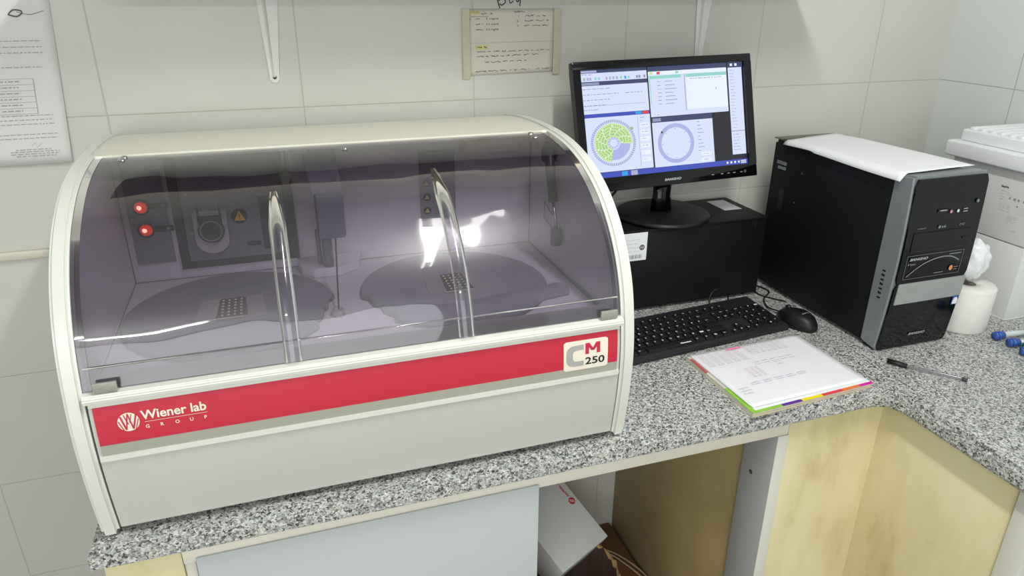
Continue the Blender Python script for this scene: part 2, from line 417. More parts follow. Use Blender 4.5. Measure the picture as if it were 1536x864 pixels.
# leaning box and cardboard bin under the counter
bm = B()
bc = Vector((.762, -.388, 0)); R = .140
rim = []
n = 72
def wob(i): return .006*math.sin(i*1.7)+.003*math.sin(i*4.1)
vin, vout = [], []
rings = []
for z, r in ((.1185, R), (.30, R+.001), (.385, R+.003)):
    rings.append([bm.verts.new(bc+Vector((r*math.cos(2*PI*i/n), r*math.sin(2*PI*i/n), z+(wob(i) if z > .35 else 0)))) for i in range(n)])
for z, r in ((.385, R-.004), (.124, R-.006)):
    rings.append([bm.verts.new(bc+Vector((r*math.cos(2*PI*i/n), r*math.sin(2*PI*i/n), z+(wob(i+2) if z > .35 else 0)))) for i in range(n)])
for a, b_ in zip(rings, rings[1:]):
    for i in range(n): bm.faces.new((a[i], a[(i+1) % n], b_[(i+1) % n], b_[i]))
bm.faces.new(rings[0][::-1]); bm.faces.new(rings[-1])
bm.faces.ensure_lookup_table()
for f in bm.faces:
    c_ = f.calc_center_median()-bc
    if math.hypot(c_.x, c_.y) < R-.003 and c_.z < .375 and c_.z > .12: f.material_index = 1  # inner faces coloured dark: the shade inside the bin is painted
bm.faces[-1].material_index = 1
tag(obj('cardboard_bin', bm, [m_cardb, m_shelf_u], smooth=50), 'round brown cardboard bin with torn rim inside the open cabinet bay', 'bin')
A_ = Vector((.843, -.205, .494)); B_ = Vector((.911, -.340, .41)); C_ = Vector((.775, -.40, .395))
ex = (A_-B_).normalized(); ey = (C_-B_); ey = (ey-ex*ey.dot(ex)).normalized(); ez = ex.cross(ey)
if ez.z < 0: ez = -ez
Mx = Matrix(((ex.x, ey.x, ez.x, B_.x), (ex.y, ey.y, ez.y, B_.y), (ex.z, ey.z, ez.z, B_.z), (0, 0, 0, 1)))
wb = thing('carton', 'white carton with red round logo leaning in the cardboard bin', 'box', tuple(B_))
boxo('box_body', (0, 0, -.10), (.27, .149, 0), m_carton, wb, .001, xf=Mx)
def cfn(u, v): return Mx @ Vector((u, v, .0006))
bm = B()
disc(bm, cfn, .112, .016, 0, .0085, n=28)
for q in (((.107, .011), (.113, .021)), ((.111, .011), (.117, .021))): stroke(bm, lambda u, v: Mx @ Vector((u, v, .0010)), [q[0], q[1]], .0016, 1)
text(bm, 'Wiener lab', lambda u, v: cfn(.124+u, .020-v), 0, 0, .008, bold=.02)
obj('lettering', bm, [m_red, m_ivory], wb)
bm = B(); tube(bm, [(.96, -.06, .121), (1.03, -.10, .121), (1.07, -.15, .121), (1.098, -.23, .121), (1.09, -.33, .121)], .0025); tube(bm, [(.96, -.07, .121), (1.03, -.112, .121), (1.06, -.16, .121), (1.087, -.24, .121), (1.08, -.33, .121)], .0025)
tag(obj('loose_cable', bm, m_cablew, smooth=60), 'thin beige cable lying on the brown cabinet floor', 'cable')

# ------------------------------------------------------------------ chemistry analyzer
an = thing('chemistry_analyzer', 'cream benchtop chemistry analyzer with curved smoked cover and red band', 'analyzer', (.39, -.33, .9))
PR = [(-.03, 1.333), (-.10, 1.342), (-.17, 1.347), (-.25, 1.349), (-.33, 1.347), (-.40, 1.338), (-.46, 1.320), (-.515, 1.292), (-.56, 1.254), (-.592, 1.212), (-.614, 1.165), (-.627, 1.11), (-.633, 1.05), (-.629, .98), (-.618, .906)]
prof = [(p.x, p.y) for p in spline([(a, b_, 0) for a, b_ in PR], 6)]
front = [p for p in prof if p[0] < -.5]
def yp(z):
    for (y0, z0), (y1, z1) in zip(front, front[1:]):
        if z1 <= z <= z0: return y0+(y1-y0)*(z-z0)/(z1-z0)
    return front[-1][0] if z < front[-1][1] else front[0][0]
def offset(pr, d):
    out = []
    for i, (y, z) in enumerate(pr):
        a = pr[max(i-1, 0)]; b_ = pr[min(i+1, len(pr)-1)]
        t = Vector((b_[0]-a[0], b_[1]-a[1])).normalized()
        out.append((y - t.y*(-d), z - t.x*(-d)*-1) if False else (y + (-t.y)*d, z + t.x*d))
    return out
# tangent runs back->front->down, so (-t.y, t.x) points inwards/down
XA, XB = .004, .776; TH = .022
for x0 in (XA, XB-TH):
    bm = B()
    poly = [(x0, y, z) for y, z in prof] + [(x0, -.03, .906)]
    fs = prism(bm, poly, (TH, 0, 0))
    es = [e for e in bm.edges if abs(e.verts[0].co.x-e.verts[1].co.x) < 1e-5]
    bmesh.ops.bevel(bm, geom=es, offset=.0045, segments=3, affect='EDGES', clamp_overlap=True)
    obj('side_panel', bm, m_case, an, smooth=35)
x0, x1 = XA+TH, XB-TH
# top panel
tp = [p for p in prof if p[0] > -.292]
tpi = offset(tp, .003); tpo = offset(tp, .012)
bm = B(); prism(bm, [(x0, y, z) for y, z in tpi]+[(x0, y, z) for y, z in tpo[::-1]], (x1-x0, 0, 0))
obj('top_panel', bm, m_top, an, smooth=35)
boxo('back_shell', (x0, -.045, .906), (x1, -.03, 1.33), m_case, an)
# front body (curved) below the lip
def strip(bm, za, zb, d, xa, xb, mi=0, nz=10):
    rect(bm, lambda u, v: Vector((u, yp(v)-d, v)), xa, za, xb, zb, mi, 1, nz)
bm = B()
zs = [.914+(1.111-.914)*i/14 for i in range(15)]
pf = [(yp(z)+.003, z) for z in zs]
prism(bm, [(x0+.003, y, z) for y, z in pf]+[(x0+.003, y+.02, z) for y, z in pf[::-1]], (x1-x0-.006, 0, 0))
obj('front_panel', bm, m_case2, an, smooth=35)
bm = B(); prism(bm, [(x0, yp(z)+.012, z) for z in zs]+[(x0, yp(z)+.022, z) for z in zs[::-1]], (x1-x0, 0, 0)); obj('panel_gap', bm, m_gap, an, smooth=35)
# recessed frame around the coloured band : raised lines
bm = B()
def bar(za, zb, xa, xb, d=.0035):
    z_ = [za+(zb-za)*i/3 for i in range(4)]
    prism(bm, [(xa, yp(z)-d+.003, z) for z in z_]+[(xa, yp(z)+.006, z) for z in z_[::-1]], (xb-xa, 0, 0))
bar(1.0300, 1.0375, x0+.004, x1-.004)
bar(1.1055, 1.1105, x0+.004, x1-.004, .0022)
obj('band_moulding', bm, m_case, an, smooth=30)
bm = B(); strip(bm, 1.0525, 1.1050, -.0015, x0+.0075, x1-.0075)
obj('red_band', bm, m_red, an, smooth=True)['label'] = 'crimson band across the front'
bm = B(); strip(bm, 1.0380, 1.0523, -.0015, x0+.0075, x1-.0075)
obj('taupe_band', bm, m_taupe, an, smooth=True)['label'] = 'taupe stripe under the red band'
# lettering on the band
def bfn(off): return lambda u, v: Vector((u, yp(v)+.0015-off, v))
bm = B()
f1 = bfn(.0007)
LX, LZ = .0705, 1.0805
disc(bm, f1, LX, LZ, 0, .0125, n=40)
f2 = bfn(.0012)
for a, b_, w in (((-.0085, .009), (-.0035, -.010), .0020), ((-.0035, -.010), (.000, .0115), .0015), ((.000, .0115), (.0045, -.010), .0015), ((.0045, -.010), (.0095, .009), .0020), ((-.0045, .0105), (-.0005, -.003), .0012), ((.0045, .0105), (.0012, -.001), .0010), ((-.0115, .003), (-.0065, -.0105), .0011), ((.0115, .003), (.0072, -.0105), .0011)):
    stroke(bm, f2, [(LX+a[0], LZ+a[1]), (LX+b_[0], LZ+b_[1])], w, 1)
text(bm, 'Wiener lab', f1, .0850, 1.0805, .0125, .0765, bold=.022)
rect(bm, f1, .0885, 1.0772, .1620, 1.0777)
for i, ch in enumerate('GROUP'): text(bm, ch, f1, .0885+i*.0172, 1.0685, .0048, bold=.02)
obj('lettering', bm, [m_ivory, m_red], an)['label'] = 'ivory logo and lettering on the red band'
# badge
bm = B(); f1 = bfn(.0006); f2 = bfn(.0011)
def rrect(bm, fn, u0, v0, u1, v1, r, mi=0):
    P = []
    for cx, cz, a in ((u1-r, v1-r, 0), (u0+r, v1-r, PI/2), (u0+r, v0+r, PI), (u1-r, v0+r, 1.5*PI)):
        for k in range(6): P.append(fn(cx+r*math.cos(a+k*PI/10), cz+r*math.sin(a+k*PI/10)))
    f = bm.faces.new([bm.verts.new(q) for q in P]); f.material_index = mi
for k in range(24):
    za = 1.0488+.0477*k/24; zb = 1.0488+.0477*(k+1)/24
    def ins(z):
        d = min(z-1.0488, 1.0965-z); return .004-math.sqrt(max(0, .004**2-(.004-d)**2)) if d < .004 else 0
    quad(bm, f1(.6575+ins(za), za), f1(.73-ins(za), za), f1(.73-ins(zb), zb), f1(.6575+ins(zb), zb))
def cshape(bm, fn, cu, cv, w, h, t, mi):
    out = []; inn = []
    stroke_pts = []
    for k in range(17):
        a = PI/2+PI*k/16
        ca, sa = math.cos(a), math.sin(a)
        f_ = lambda c: math.copysign(abs(c)**.6, c)
        out.append((cu+w*f_(ca), cv+h/2*f_(sa))); inn.append((cu+(w-t)*f_(ca), cv+(h/2-t*.75)*f_(sa)))
    out = [(cu+w*.35, cv+h/2)]+out+[(cu+w*.35, cv-h/2)]; inn = [(cu+w*.35, cv+h/2-t*.75)]+inn+[(cu+w*.35, cv-h/2+t*.75)]
    for k in range(len(out)-1):
        f = bm.faces.new([bm.verts.new(fn(*q)) for q in (out[k], out[k+1], inn[k+1], inn[k])]); f.material_index = mi
cshape(bm, f2, .6825, 1.0725, .0210, .0340, .0105, 1)
for P_ in (((0, 0), (.24, 0), (.24, 1), (0, 1)), ((.76, 0), (1, 0), (1, 1), (.76, 1)), ((.0, 1), (.27, 1), (.60, .30), (.40, .30)), ((1, 1), (.73, 1), (.40, .30), (.60, .30))):
    f = bm.faces.new([bm.verts.new(bfn(.0011+.0001*(P_[1][1] == 1))(.6925+.0245*a, 1.0735+.0175*b_)) for a, b_ in P_]); f.material_index = 2
text(bm, '250', f2, .6925, 1.0560, .0120, .0320, bold=.018, mi=3)
obj('model_badge', bm, [m_ivory, m_greyprint, m_red, m_blackprint], an)['label'] = 'ivory badge reading CM 250'
# lip
bm = B()
L0 = yp(1.115)
prism(bm, [(x0+.0005, L0-.006, 1.112), (x0+.0005, L0-.007, 1.119), (x0+.0005, L0-.004, 1.1235), (x0+.0005, L0+.05, 1.1255), (x0+.0005, L0+.05, 1.112)], (x1-x0-.001, 0, 0))
bmesh.ops.bevel(bm, geom=[e for e in bm.edges if abs(e.verts[0].co.x-e.verts[1].co.x) > .1 and e.verts[0].co.y < L0], offset=.0015, segments=2, affect='EDGES')
obj('front_lip', bm, m_case, an, smooth=35)
for x in (.06, .70): 
    for y in (-.56, -.10):
        bm = B(); cyl(bm, (x, y, .9005), (x, y, .915), .018, n=20); obj('rubber_foot', bm, m_matblack, an, smooth=40)
boxo('bottom_plate', (x0, -.60, .9135), (x1, -.045, .918), m_gap, an)
# interior
YB = -.215; ZF = 1.108
boxo('inner_tray', (x0, -.60, ZF-.01), (x1, YB, ZF), m_inside, an)
boxo('inner_back_wall', (x0, YB, ZF-.01), (x1, YB+.01, 1.338), m_inside, an)
for xa in (x0, x1-.003):
    bm = B()
    ip = [p for p in offset(prof, .012) if p[1] > ZF+.002 and p[0] < YB]
    prism(bm, [(xa, y, z) for y, z in ip]+[(xa, YB, ZF+.001)], (.003, 0, 0)); obj('inner_side_wall', bm, m_inside, an)
# grooves at floor edge
bm = B(); tube(bm, [(x0+.004, YB-.001, 1.335), (x0+.004, YB-.001, ZF+.0008), (x0+.004, -.60, ZF+.0008)], .0009, sm=0, n=6); tube(bm, [(x1-.004, YB-.001, 1.335), (x1-.004, YB-.001, ZF+.0008), (x1-.004, -.60, ZF+.0008)], .0009, sm=0, n=6); tube(bm, [(x0, YB-.001, ZF+.0008), (x1, YB-.001, ZF+.0008)], .0009, sm=0, n=6)
obj('tray_seam', bm, m_mdgrey, an)
# reels
def reel(cx, cy, r, notch_a, m_, lab, tab):
    bm = B(); n = 96; top = []; bot = []; rim = []
    for i in range(n):
        a = 2*PI*i/n; rr = r
        da = (a-notch_a+PI) % (2*PI)-PI
        if abs(da) < .34: rr = r*.93 if abs(da) > .06 else r*.90
        c, s = math.cos(a), math.sin(a)
        bot.append(bm.verts.new((cx+rr*c, cy+rr*s, ZF+.002))); rim.append(bm.verts.new((cx+rr*c, cy+rr*s, ZF+.009))); top.append(bm.verts.new((cx+(rr-.004)*c, cy+(rr-.004)*s, ZF+.0115)))
    for a, b_ in ((bot, rim), (rim, top)):
        for i in range(n): bm.faces.new((a[i], a[(i+1) % n], b_[(i+1) % n], b_[i]))
    bm.faces.new(top); bm.faces.new(bot[::-1])
    o = obj('reel_cover', bm, m_, an, smooth=35); o['label'] = lab
    z = ZF+.0118
    bm = B(); P = [(-.045, .04), (.045, .04), (.052, -.04), (-.052, -.04)]
    prism(bm, [(cx+a, cy+b_, z) for a, b_ in P], (0, 0, .0012)); obj('window_frame', bm, M('window_frame_taupe', 'A8A1A4', rough=.3, noise=.05), o)
    bm = B(); P = [(-.018, .036), (.020, .036), (.024, -.036), (-.022, -.036)]
    prism(bm, [(cx+a, cy+b_, z+.0012) for a, b_ in P], (0, 0, .0008)); obj('window', bm, m_win, o)
    bm = B()
    for i in range(4):
        for j in range(6): cyl(bm, (cx-.013+i*.009, cy-.03+j*.0115, z+.002), (cx-.013+i*.009, cy-.03+j*.0115, z+.003), .0018, n=10)
    obj('sample_cups', bm, m_ivory, o)
    bm = B(); quad(bm, (cx-.026, cy-.043, z+.0022), (cx+.018, cy-.043, z+.0022), (cx+.018, cy-.0405, z+.0022), (cx-.026, cy-.0405, z+.0022)); obj('window_edge', bm, m_ivory, o)
    if tab:
        bm = B(); P = [(cx+r*math.cos(a), cy+r*math.sin(a), ZF+.002) for a in (-.85, -.75, -.65)]+[(cx+r*.93+.03, cy-.085, ZF+.002), (cx+r*.93+.036, cy-.06, ZF+.002), (cx+r*.93+.022, cy-.045, ZF+.002), (cx+r*.95, cy-.05, ZF+.002)]
        prism(bm, P, (0, 0, .007)); obj('reel_tab', bm, m_, o)
reel(.192, -.400, .157, -.30, m_reel, 'left grey disc cover over the sample reel', False)
reel(.548, -.405, .157, PI+.35, m_reel2, 'right grey disc cover over the reagent reel', True)
# wash bridge between the reels
bm = B(); P = [(.300, YB-.002), (.415, YB-.002), (.405, -.262), (.372, -.285), (.325, -.285), (.305, -.262)]
prism(bm, [(a, b_, ZF+.001) for a, b_ in P], (0, 0, .016)); obj('probe_base', bm, m_inside, an)
bm = B(); lathe(bm, [(0, .006), (.004, .006), (.005, .010), (.010, .010), (.011, 0)], (.3485, -.452, ZF), 24); obj('wash_port', bm, m_ltgrey, an, smooth=40)
bm = B()
box(bm, (.338, -.31, 1.185), (.384, -.262, 1.262), .006)
obj('probe_arm', bm, m_probe, an, smooth=35)['label'] = 'grey probe arm housing'
bm = B(); prism(bm, [(.335, -.262, 1.262), (.385, -.262, 1.262), (.380, -.222, 1.335), (.325, -.222, 1.335)], (0, -.03, 0)); obj('probe_bracket', bm, m_mdgrey, an)
bm = B(); cyl(bm, (.352, -.275, ZF+.017), (.352, -.275, 1.19), .0085, n=20); cyl(bm, (.338, -.262, ZF+.02), (.338, -.262, 1.19), .004, n=10); obj('probe_column', bm, m_mdgrey, an, smooth=40)
# needle carried forward by arm
bm = B(); cyl(bm, (.366, -.300, 1.19), (.350, -.448, ZF+.008), .0013, n=8); obj('needle', bm, m_dkgrey, an)
# LED indicator panel
def bp(off): return lambda u, v: Vector((u, YB-off, v))
bm = B(); box(bm, (.040, YB-.004, 1.142), (.100, YB-.0005, 1.305), .0015); pan = obj('indicator_panel', bm, m_mdgrey, an, smooth=35)
for z, xx in ((1.243, .062), (1.2035, .0635)):
    bm = B(); cyl(bm, (xx, YB-.004, z), (xx, YB-.007, z), .0135, n=28); box(bm, (xx+.010, YB-.0055, z-.005), (xx+.042, YB-.004, z+.005)); obj('led_holder', bm, m_dkgrey, pan, smooth=40)
    bm = B(); lathe(bm, [(.0098, 0), (.0085, .004), (.005, .0065), (0, .0075)], n=24); obj('led', bm, m_led, pan, smooth=60, xf=Matrix.Translation((xx, YB-.007, z)) @ Matrix.Rotation(PI/2, 4, 'X'))
    bm = B(); lathe(bm, [(.0045, .0058), (.003, .0074), (0, .0082)], n=20); obj('led_core', bm, m_ledglow, pan, smooth=60, xf=Matrix.Translation((xx-.001, YB-.007, z+.001)) @ Matrix.Rotation(PI/2, 4, 'X'))
    bm = B(); cyl(bm, (xx+.034, YB-.0055, z), (xx+.034, YB-.0062, z), .0025, n=12); obj('led_screw', bm, m_ltgrey, pan)
# dispenser panel
bm = B()
fr = [(.110, 1.132, .303, 1.325)]
box(bm, (.108, YB-.006, 1.127), (.305, YB-.0005, 1.138)); box(bm, (.108, YB-.006, 1.1385), (.122, YB-.0005, 1.332)); box(bm, (.289, YB-.006, 1.1385), (.305, YB-.0005, 1.332)); 
dp = obj('dispenser_frame', bm, m_dkgrey, an); dp['label'] = 'dark frame around the dispenser panel'
boxo('dispenser_panel', (.1225, YB-.004, 1.1385), (.2885, YB-.0005, 1.332), m_mdgrey, dp, .0008)
bm = B()
P = [(-.026, .036), (.028, .036), (.028, -.018)]+[(.001+.027*math.cos(a), -.016+.024*math.sin(a)) for a in [-k*PI/10 for k in range(1, 10)]]+[(-.026, -.018)]
prism(bm, [(.164+a, YB-.0042, 1.194+b_) for a, b_ in P], (0, -.010, 0)); obj('pump_body', bm, m_ltgrey, dp, smooth=40)
bm = B(); box(bm, (.146, YB-.0185, 1.205), (.184, YB-.0145, 1.222), .001); cyl(bm, (.165, YB-.0142, 1.196), (.165, YB-.0195, 1.196), .0215, n=36); box(bm, (.146, YB-.0165, 1.222), (.149, YB-.0145, 1.238)); box(bm, (.181, YB-.0165, 1.222), (.184, YB-.0145, 1.238)); obj('pump_rotor', bm, m_dkgrey, dp, smooth=40)
bm = B(); disc(bm, bp(.0200), .165, 1.196, .0165, .0178, n=40); obj('rotor_ring', bm, m_ltgrey, dp)
bm = B(); disc(bm, bp(.0048), .2125, 1.214, 0, .0135, n=36, mi=0)
f = bm.faces.new([bm.verts.new(bp(.0052)(*q)) for q in ((.2030, 1.206), (.2220, 1.206), (.2125, 1.2235))]); f.material_index = 1
rect(bm, bp(.0056), .2118, 1.2115, .2132, 1.2180, 0); rect(bm, bp(.0056), .2118, 1.2085, .2132, 1.2100, 0)
obj('warning_sign', bm, [m_blackprint, m_yellow], dp)['label'] = 'yellow warning triangle on a black disc'
bm = B(); box(bm, (.219, YB-.0055, 1.159), (.243, YB-.0040, 1.1665), .003); obj('slot', bm, m_dkgrey, dp, smooth=40)
bm = B(); box(bm, (.247, YB-.0050, 1.15), (.262, YB-.0038, 1.245), .001); box(bm, (.268, YB-.0050, 1.15), (.272, YB-.0038, 1.245)); obj('guide_slot', bm, m_dkgrey, dp)
bm = B(); bm.free()
for z in (1.19, 1.26):
    bm = B(); cyl(bm, (.133, YB-.004, z), (.133, YB-.006, z), .0025, n=12); obj('panel_screw', bm, m_ltgrey, dp)
# warning label on back wall
boxo('warning_label', (.532, YB-.002, 1.173), (.600, YB-.0005, 1.305), M('label_grey', '8A8894', rough=.5, noise=.03), an, .0005)['label'] = 'grey label with three warning signs'
bm = B()
for z in (1.245, 1.219, 1.193):
    disc(bm, bp(.0026), .545, z, 0, .0075, n=24)
    f = bm.faces.new([bm.verts.new(bp(.0030)(*q)) for q in ((.5400, z-.004), (.5500, z-.004), (.545, z+.005))]); f.material_index = 1
    for k in range(5): rect(bm, bp(.0026), .557, z-.008+k*.0035, .557+random.uniform(.022, .036), z-.0072+k*.0035, 2)
obj('label_print', bm, [m_blackprint, m_hy, m_inkd], an)
# gas strut
bm = B(); tube(bm, [(.738, -.340, 1.335), (.738, -.372, 1.235)], .0085, n=14, sm=0); st = obj('gas_strut', bm, m_dkgrey, an, smooth=50)
bm = B(); tube(bm, [(.738, -.372, 1.235), (.739, -.388, 1.188)], .0032, n=10, sm=0); obj('piston_rod', bm, m_steel, st, smooth=50)
bm = B(); box(bm, (.730, -.396, 1.160), (.748, -.380, 1.192), .004); obj('strut_end', bm, m_dkgrey, st, smooth=40)
bm = B(); box(bm, (.728, -.352, 1.300), (.750, -.330, 1.335), .004); obj('strut_mount', bm, m_dkgrey, st, smooth=40)
bm = B(); tube(bm, [(.749, -.300, 1.215), (.749, -.300, 1.185), (.749, -.385, 1.170), (.749, -.385, 1.190), (.749, -.300, 1.215)], .0009, n=6, sm=0); obj('cover_catch', bm, m_mdgrey, an)
# smoked cover
cvp = [p for p in offset(prof, .006) if p[0] < -.283 and p[1] > 1.150]
cvp.append((yp(1.15)+.006, 1.149)); cvp.append((yp(1.13)+.004, 1.126))
m_cov = smoke_mat('smoked_acrylic', (.60, .55, .645), bumpy=.45, wave=7)
m_covr = smoke_mat('smoked_acrylic_rib', (.84, .82, .86), bumpy=.15, base=.02, wave=6)
cvx0, cvx1 = x0+.005, x1-.005
def cv_pt(s, d=0):
    """point at arc fraction s on the cover, pushed out by d"""
    return s
bm = B(); nx = 40
g = []
for (y, z) in cvp: g.append([bm.verts.new((cvx0+(cvx1-cvx0)*i/nx, y, z)) for i in range(nx+1)])
for a, b_ in zip(g, g[1:]):
    for i in range(nx): bm.faces.new((a[i], a[i+1], b_[i+1], b_[i]))
bmesh.ops.recalc_face_normals(bm, faces=bm.faces)
cov = obj('smoked_cover', bm, m_cov, an, smooth=60); cov['label'] = 'transparent smoked curved acrylic cover'
cvo = offset(cvp, -.0035)
m_edge = smoke_mat('smoked_acrylic_edge', (.30, .26, .33), bumpy=.1, base=.06)
for xa in (cvx0-.004, cvx1-.006):
    bm = B()
    g = [[bm.verts.new((xa, y, z)), bm.verts.new((xa+.010, y, z))] for y, z in offset(cvp, -.0008)]
    for a, b_ in zip(g, g[1:]): bm.faces.new((a[0], a[1], b_[1], b_[0]))
    obj('cover_edge', bm, m_edge, cov, smooth=60)
bm = B(); tube(bm, [(cvx0, yp(1.155)+.004, 1.153), (cvx1, yp(1.155)+.004, 1.153)], .0014, n=8, sm=0); obj('cover_ridge', bm, m_covr, cov, smooth=60)
for xa, ys in ((.2755, -.455), (.5125, -.42)):
    rp = [p for p in cvp if p[0] <= ys]; bm = B(); rings = []
    for j, (y, z) in enumerate(rp):
        a = rp[max(j-1, 0)]; b_ = rp[min(j+1, len(rp)-1)]; t_ = Vector((b_[0]-a[0], b_[1]-a[1])).normalized()
        tp_ = min(1, (j+.3)/7); h = .0065*tp_; w_ = .0115*(.35+.65*tp_)
        sec = [(-w_, .0005), (-w_*.8, h*.55), (-w_*.55, h), (w_*.55, h), (w_*.8, h*.55), (w_, .0005)]
        rings.append([bm.verts.new((xa+sx, y+t_.y*hh, z-t_.x*hh)) for sx, hh in sec])
    for a, b_ in zip(rings, rings[1:]):
        for i in range(5): bm.faces.new((a[i], a[i+1], b_[i+1], b_[i]))
    obj('cover_rib', bm, m_covr, cov, smooth=60)
for xa in (.040, .717):
    bm = B(); box(bm, (xa, yp(1.13)-.0055, 1.1255), (xa+.027, yp(1.13)-.001, 1.1385), .001); obj('cover_clip', bm, m_clip, an, smooth=35)
def onprof(y, off):
    pr = offset(prof, off)
    for (y0, z0), (y1, z1) in zip(pr, pr[1:]):
        if y1 <= y <= y0: return z0+(z1-z0)*(y-y0)/(y1-y0)
for x, y in ((.067, -.297), (.066, -.313), (.392, -.326), (.720, -.300), (.719, -.326)):
    z = onprof(y, .006)
    bm = B(); lathe(bm, [(.0058, 0), (.005, .002), (.0025, .0028), (0, .0024)], (x, y, z), 20); obj('cover_screw', bm, m_chrome, an, smooth=50)

# ------------------------------------------------------------------ lying case under the monitor
bx = thing('desktop_case', 'matte black desktop case lying flat under the monitor', 'computer case', (1.12, -.11, .9))
XC0, XC1, YC0, YC1, ZC1 = .93, 1.352, -.185, -.012, 1.095
boxo('case_body', (XC0, YC0+.001, .906), (XC1-.003, YC1, ZC1-.003), m_black, bx, .002)
boxo('case_cover', (XC0-.002, YC0, ZC1-.004), (XC1, YC1, ZC1), m_black, bx, .001)
boxo('front_sheet', (XC0-.001, YC0-.0012, .908), (XC1-.006, YC0+.0008, ZC1-.007), m_black, bx, .0005)
for x in (.95, 1.32):
    for y in (-.165, -.035):
        bm = B(); cyl(bm, (x, y, .9002), (x, y, .907), .01, n=16); obj('rubber_foot', bm, m_matblack, bx, smooth=40)
bm = B(); cyl(bm, (1.318, YC0-.0016, 1.078), (1.318, YC0-.0008, 1.078), .002, n=14); obj('screw', bm, m_steel, bx)
ff = lambda off: (lambda u, v: Vector((u, YC0-.0012-off, v)))
lb = boxo('sticker', (.972, YC0-.0018, 1.026), (1.038, YC0-.0013, 1.0905), m_paper, bx, 0); lb['label'] = 'white barcode sticker on the case'
bm = B(); g_ = ff(.0009)
for k in range(18): rect(bm, g_, .985+k*.0024, 1.031, .985+k*.0024+random.choice((.0007, .0013)), 1.040)
disc(bm, g_, 1.026, 1.056, .0035, .0065, n=24); rect(bm, g_, 1.0245, 1.0525, 1.0275, 1.0595)
for k in range(4): scribble(bm, g_, .985, 1.015+random.uniform(0, .01), 1.048+k*.009, .0007, .0004, 0, .0012)
obj('sticker_print', bm, m_inkd, lb)
o = boxo('paper_slip', (1.283, -.112, ZC1+.0003), (1.330, -.033, ZC1+.0008), m_paper, None, 0)
tag(o, 'small white paper slip on the black case beside the monitor base', 'paper')

# ------------------------------------------------------------------ monitor
mo = thing('monitor', 'black widescreen monitor showing laboratory software on its screen', 'monitor', (1.11, -.105, ZC1))
MX = Matrix.Translation((1.0927, -.135, 1.3165)) @ Matrix.Rotation(.2873, 4, 'X').inverted() @ Matrix.Rotation(-.0207, 4, 'Y')
W, H = .426, .2673
def mf(off): return lambda u, v: MX @ Vector((u, -off, v))
bm = B()
# bezel as frame
SW, SH = .3905/2, .2215/2; SC = (.0035, .0085)
def frame(bm, o0, o1, i0, i1, y0, y1):
    (ox0, oz0), (ox1, oz1) = o0, o1; (ix0, iz0), (ix1, iz1) = i0, i1
    box(bm, (ox0, y0, oz0), (ox1, y1, iz0), .0015); box(bm, (ox0, y0, iz1), (ox1, y1, oz1), .0015)
    box(bm, (ox0, y0, iz0-.001), (ix0, y1, iz1+.001), .0); box(bm, (ix1, y0, iz0-.001), (ox1, y1, iz1+.001), .0)
sx0, sx1, sz0, sz1 = -W/2+.017, W/2-.018, -H/2+.029, H/2-.0165
frame(bm, (-W/2, -H/2), (W/2, H/2), (sx0, sz0), (sx1, sz1), -.008, .012)
obj('bezel', bm, m_gloss, mo, smooth=35, xf=MX)
bm = B(); box(bm, (-W/2+.004, .0121, -H/2+.004), (W/2-.004, .024, H/2-.004), .004); box(bm, (-.13, .0241, -.09), (.13, .045, .08), .012, 3)
obj('back_housing', bm, m_matblack, mo, smooth=35, xf=MX)
def em(name, h, s=1.05): c = srgb(h); return mat(name, (0.01, .01, .01), rough=.25, spec=.3, emis=c, estr=s)
e_bg = em('screen_desktop_dark', '3A3F48'); e_win = em('screen_window_pale', 'D3DCFB'); e_wh = em('screen_white', 'E4ECFF')
e_bar = em('screen_title_bar', '3C4568'); e_blue = em('screen_taskbar_blue', '3E50B4'); e_grey = em('screen_grey', 'A3ACCE')
e_ring = em('screen_ring_lilac', 'A9B0E2'); e_green = em('screen_green', 'C3DF9C'); e_teal = em('screen_teal', '8FD0C6'); e_txt = em('screen_text', '8E96B4')
e_red = em('screen_red', 'D9414E'); e_cy = em('screen_cyan', '2FA0DC'); e_dk = em('screen_dark', '23242B'); e_gd = em('screen_green_dark', '86BE7C')
EM = [e_bg, e_win, e_wh, e_bar, e_blue, e_grey, e_ring, e_green, e_teal, e_txt, e_red, e_cy, e_dk, e_gd]
bm = B(); box(bm, (sx0-.001, .000, sz0-.001), (sx1+.001, .004, sz1+.001)); scr = obj('screen', bm, e_dk, mo, xf=MX); scr['label'] = 'lit blue-white screen with open windows'
def su(px, py):  # screen fraction -> local
    return sx0+(sx1-sx0)*px, sz1-(sz1-sz0)*py
def sfn(layer): return lambda px, py: MX @ Vector((su(px, py)[0], -.0002-.00012*layer, su(px, py)[1]))
def srect(bm, a, b_, c, d, mi, layer=1): rect(bm, sfn(layer), a, d, c, b_, mi)
def lines(bm, a, b_, c, n, dy, mi=9, layer=3, h=.006, seed=1):
    r_ = random.Random(seed)
    for i in range(n):
        x = a
        while x < c-.004:
            w = r_.uniform(.008, .028); srect(bm, x, b_+i*dy, min(c, x+w), b_+i*dy+h, mi, layer); x += w+.006
            if r_.random() < .12: break
def window(name, draw):
    bm = B(); draw(bm); o = obj(name, bm, EM, scr); return o
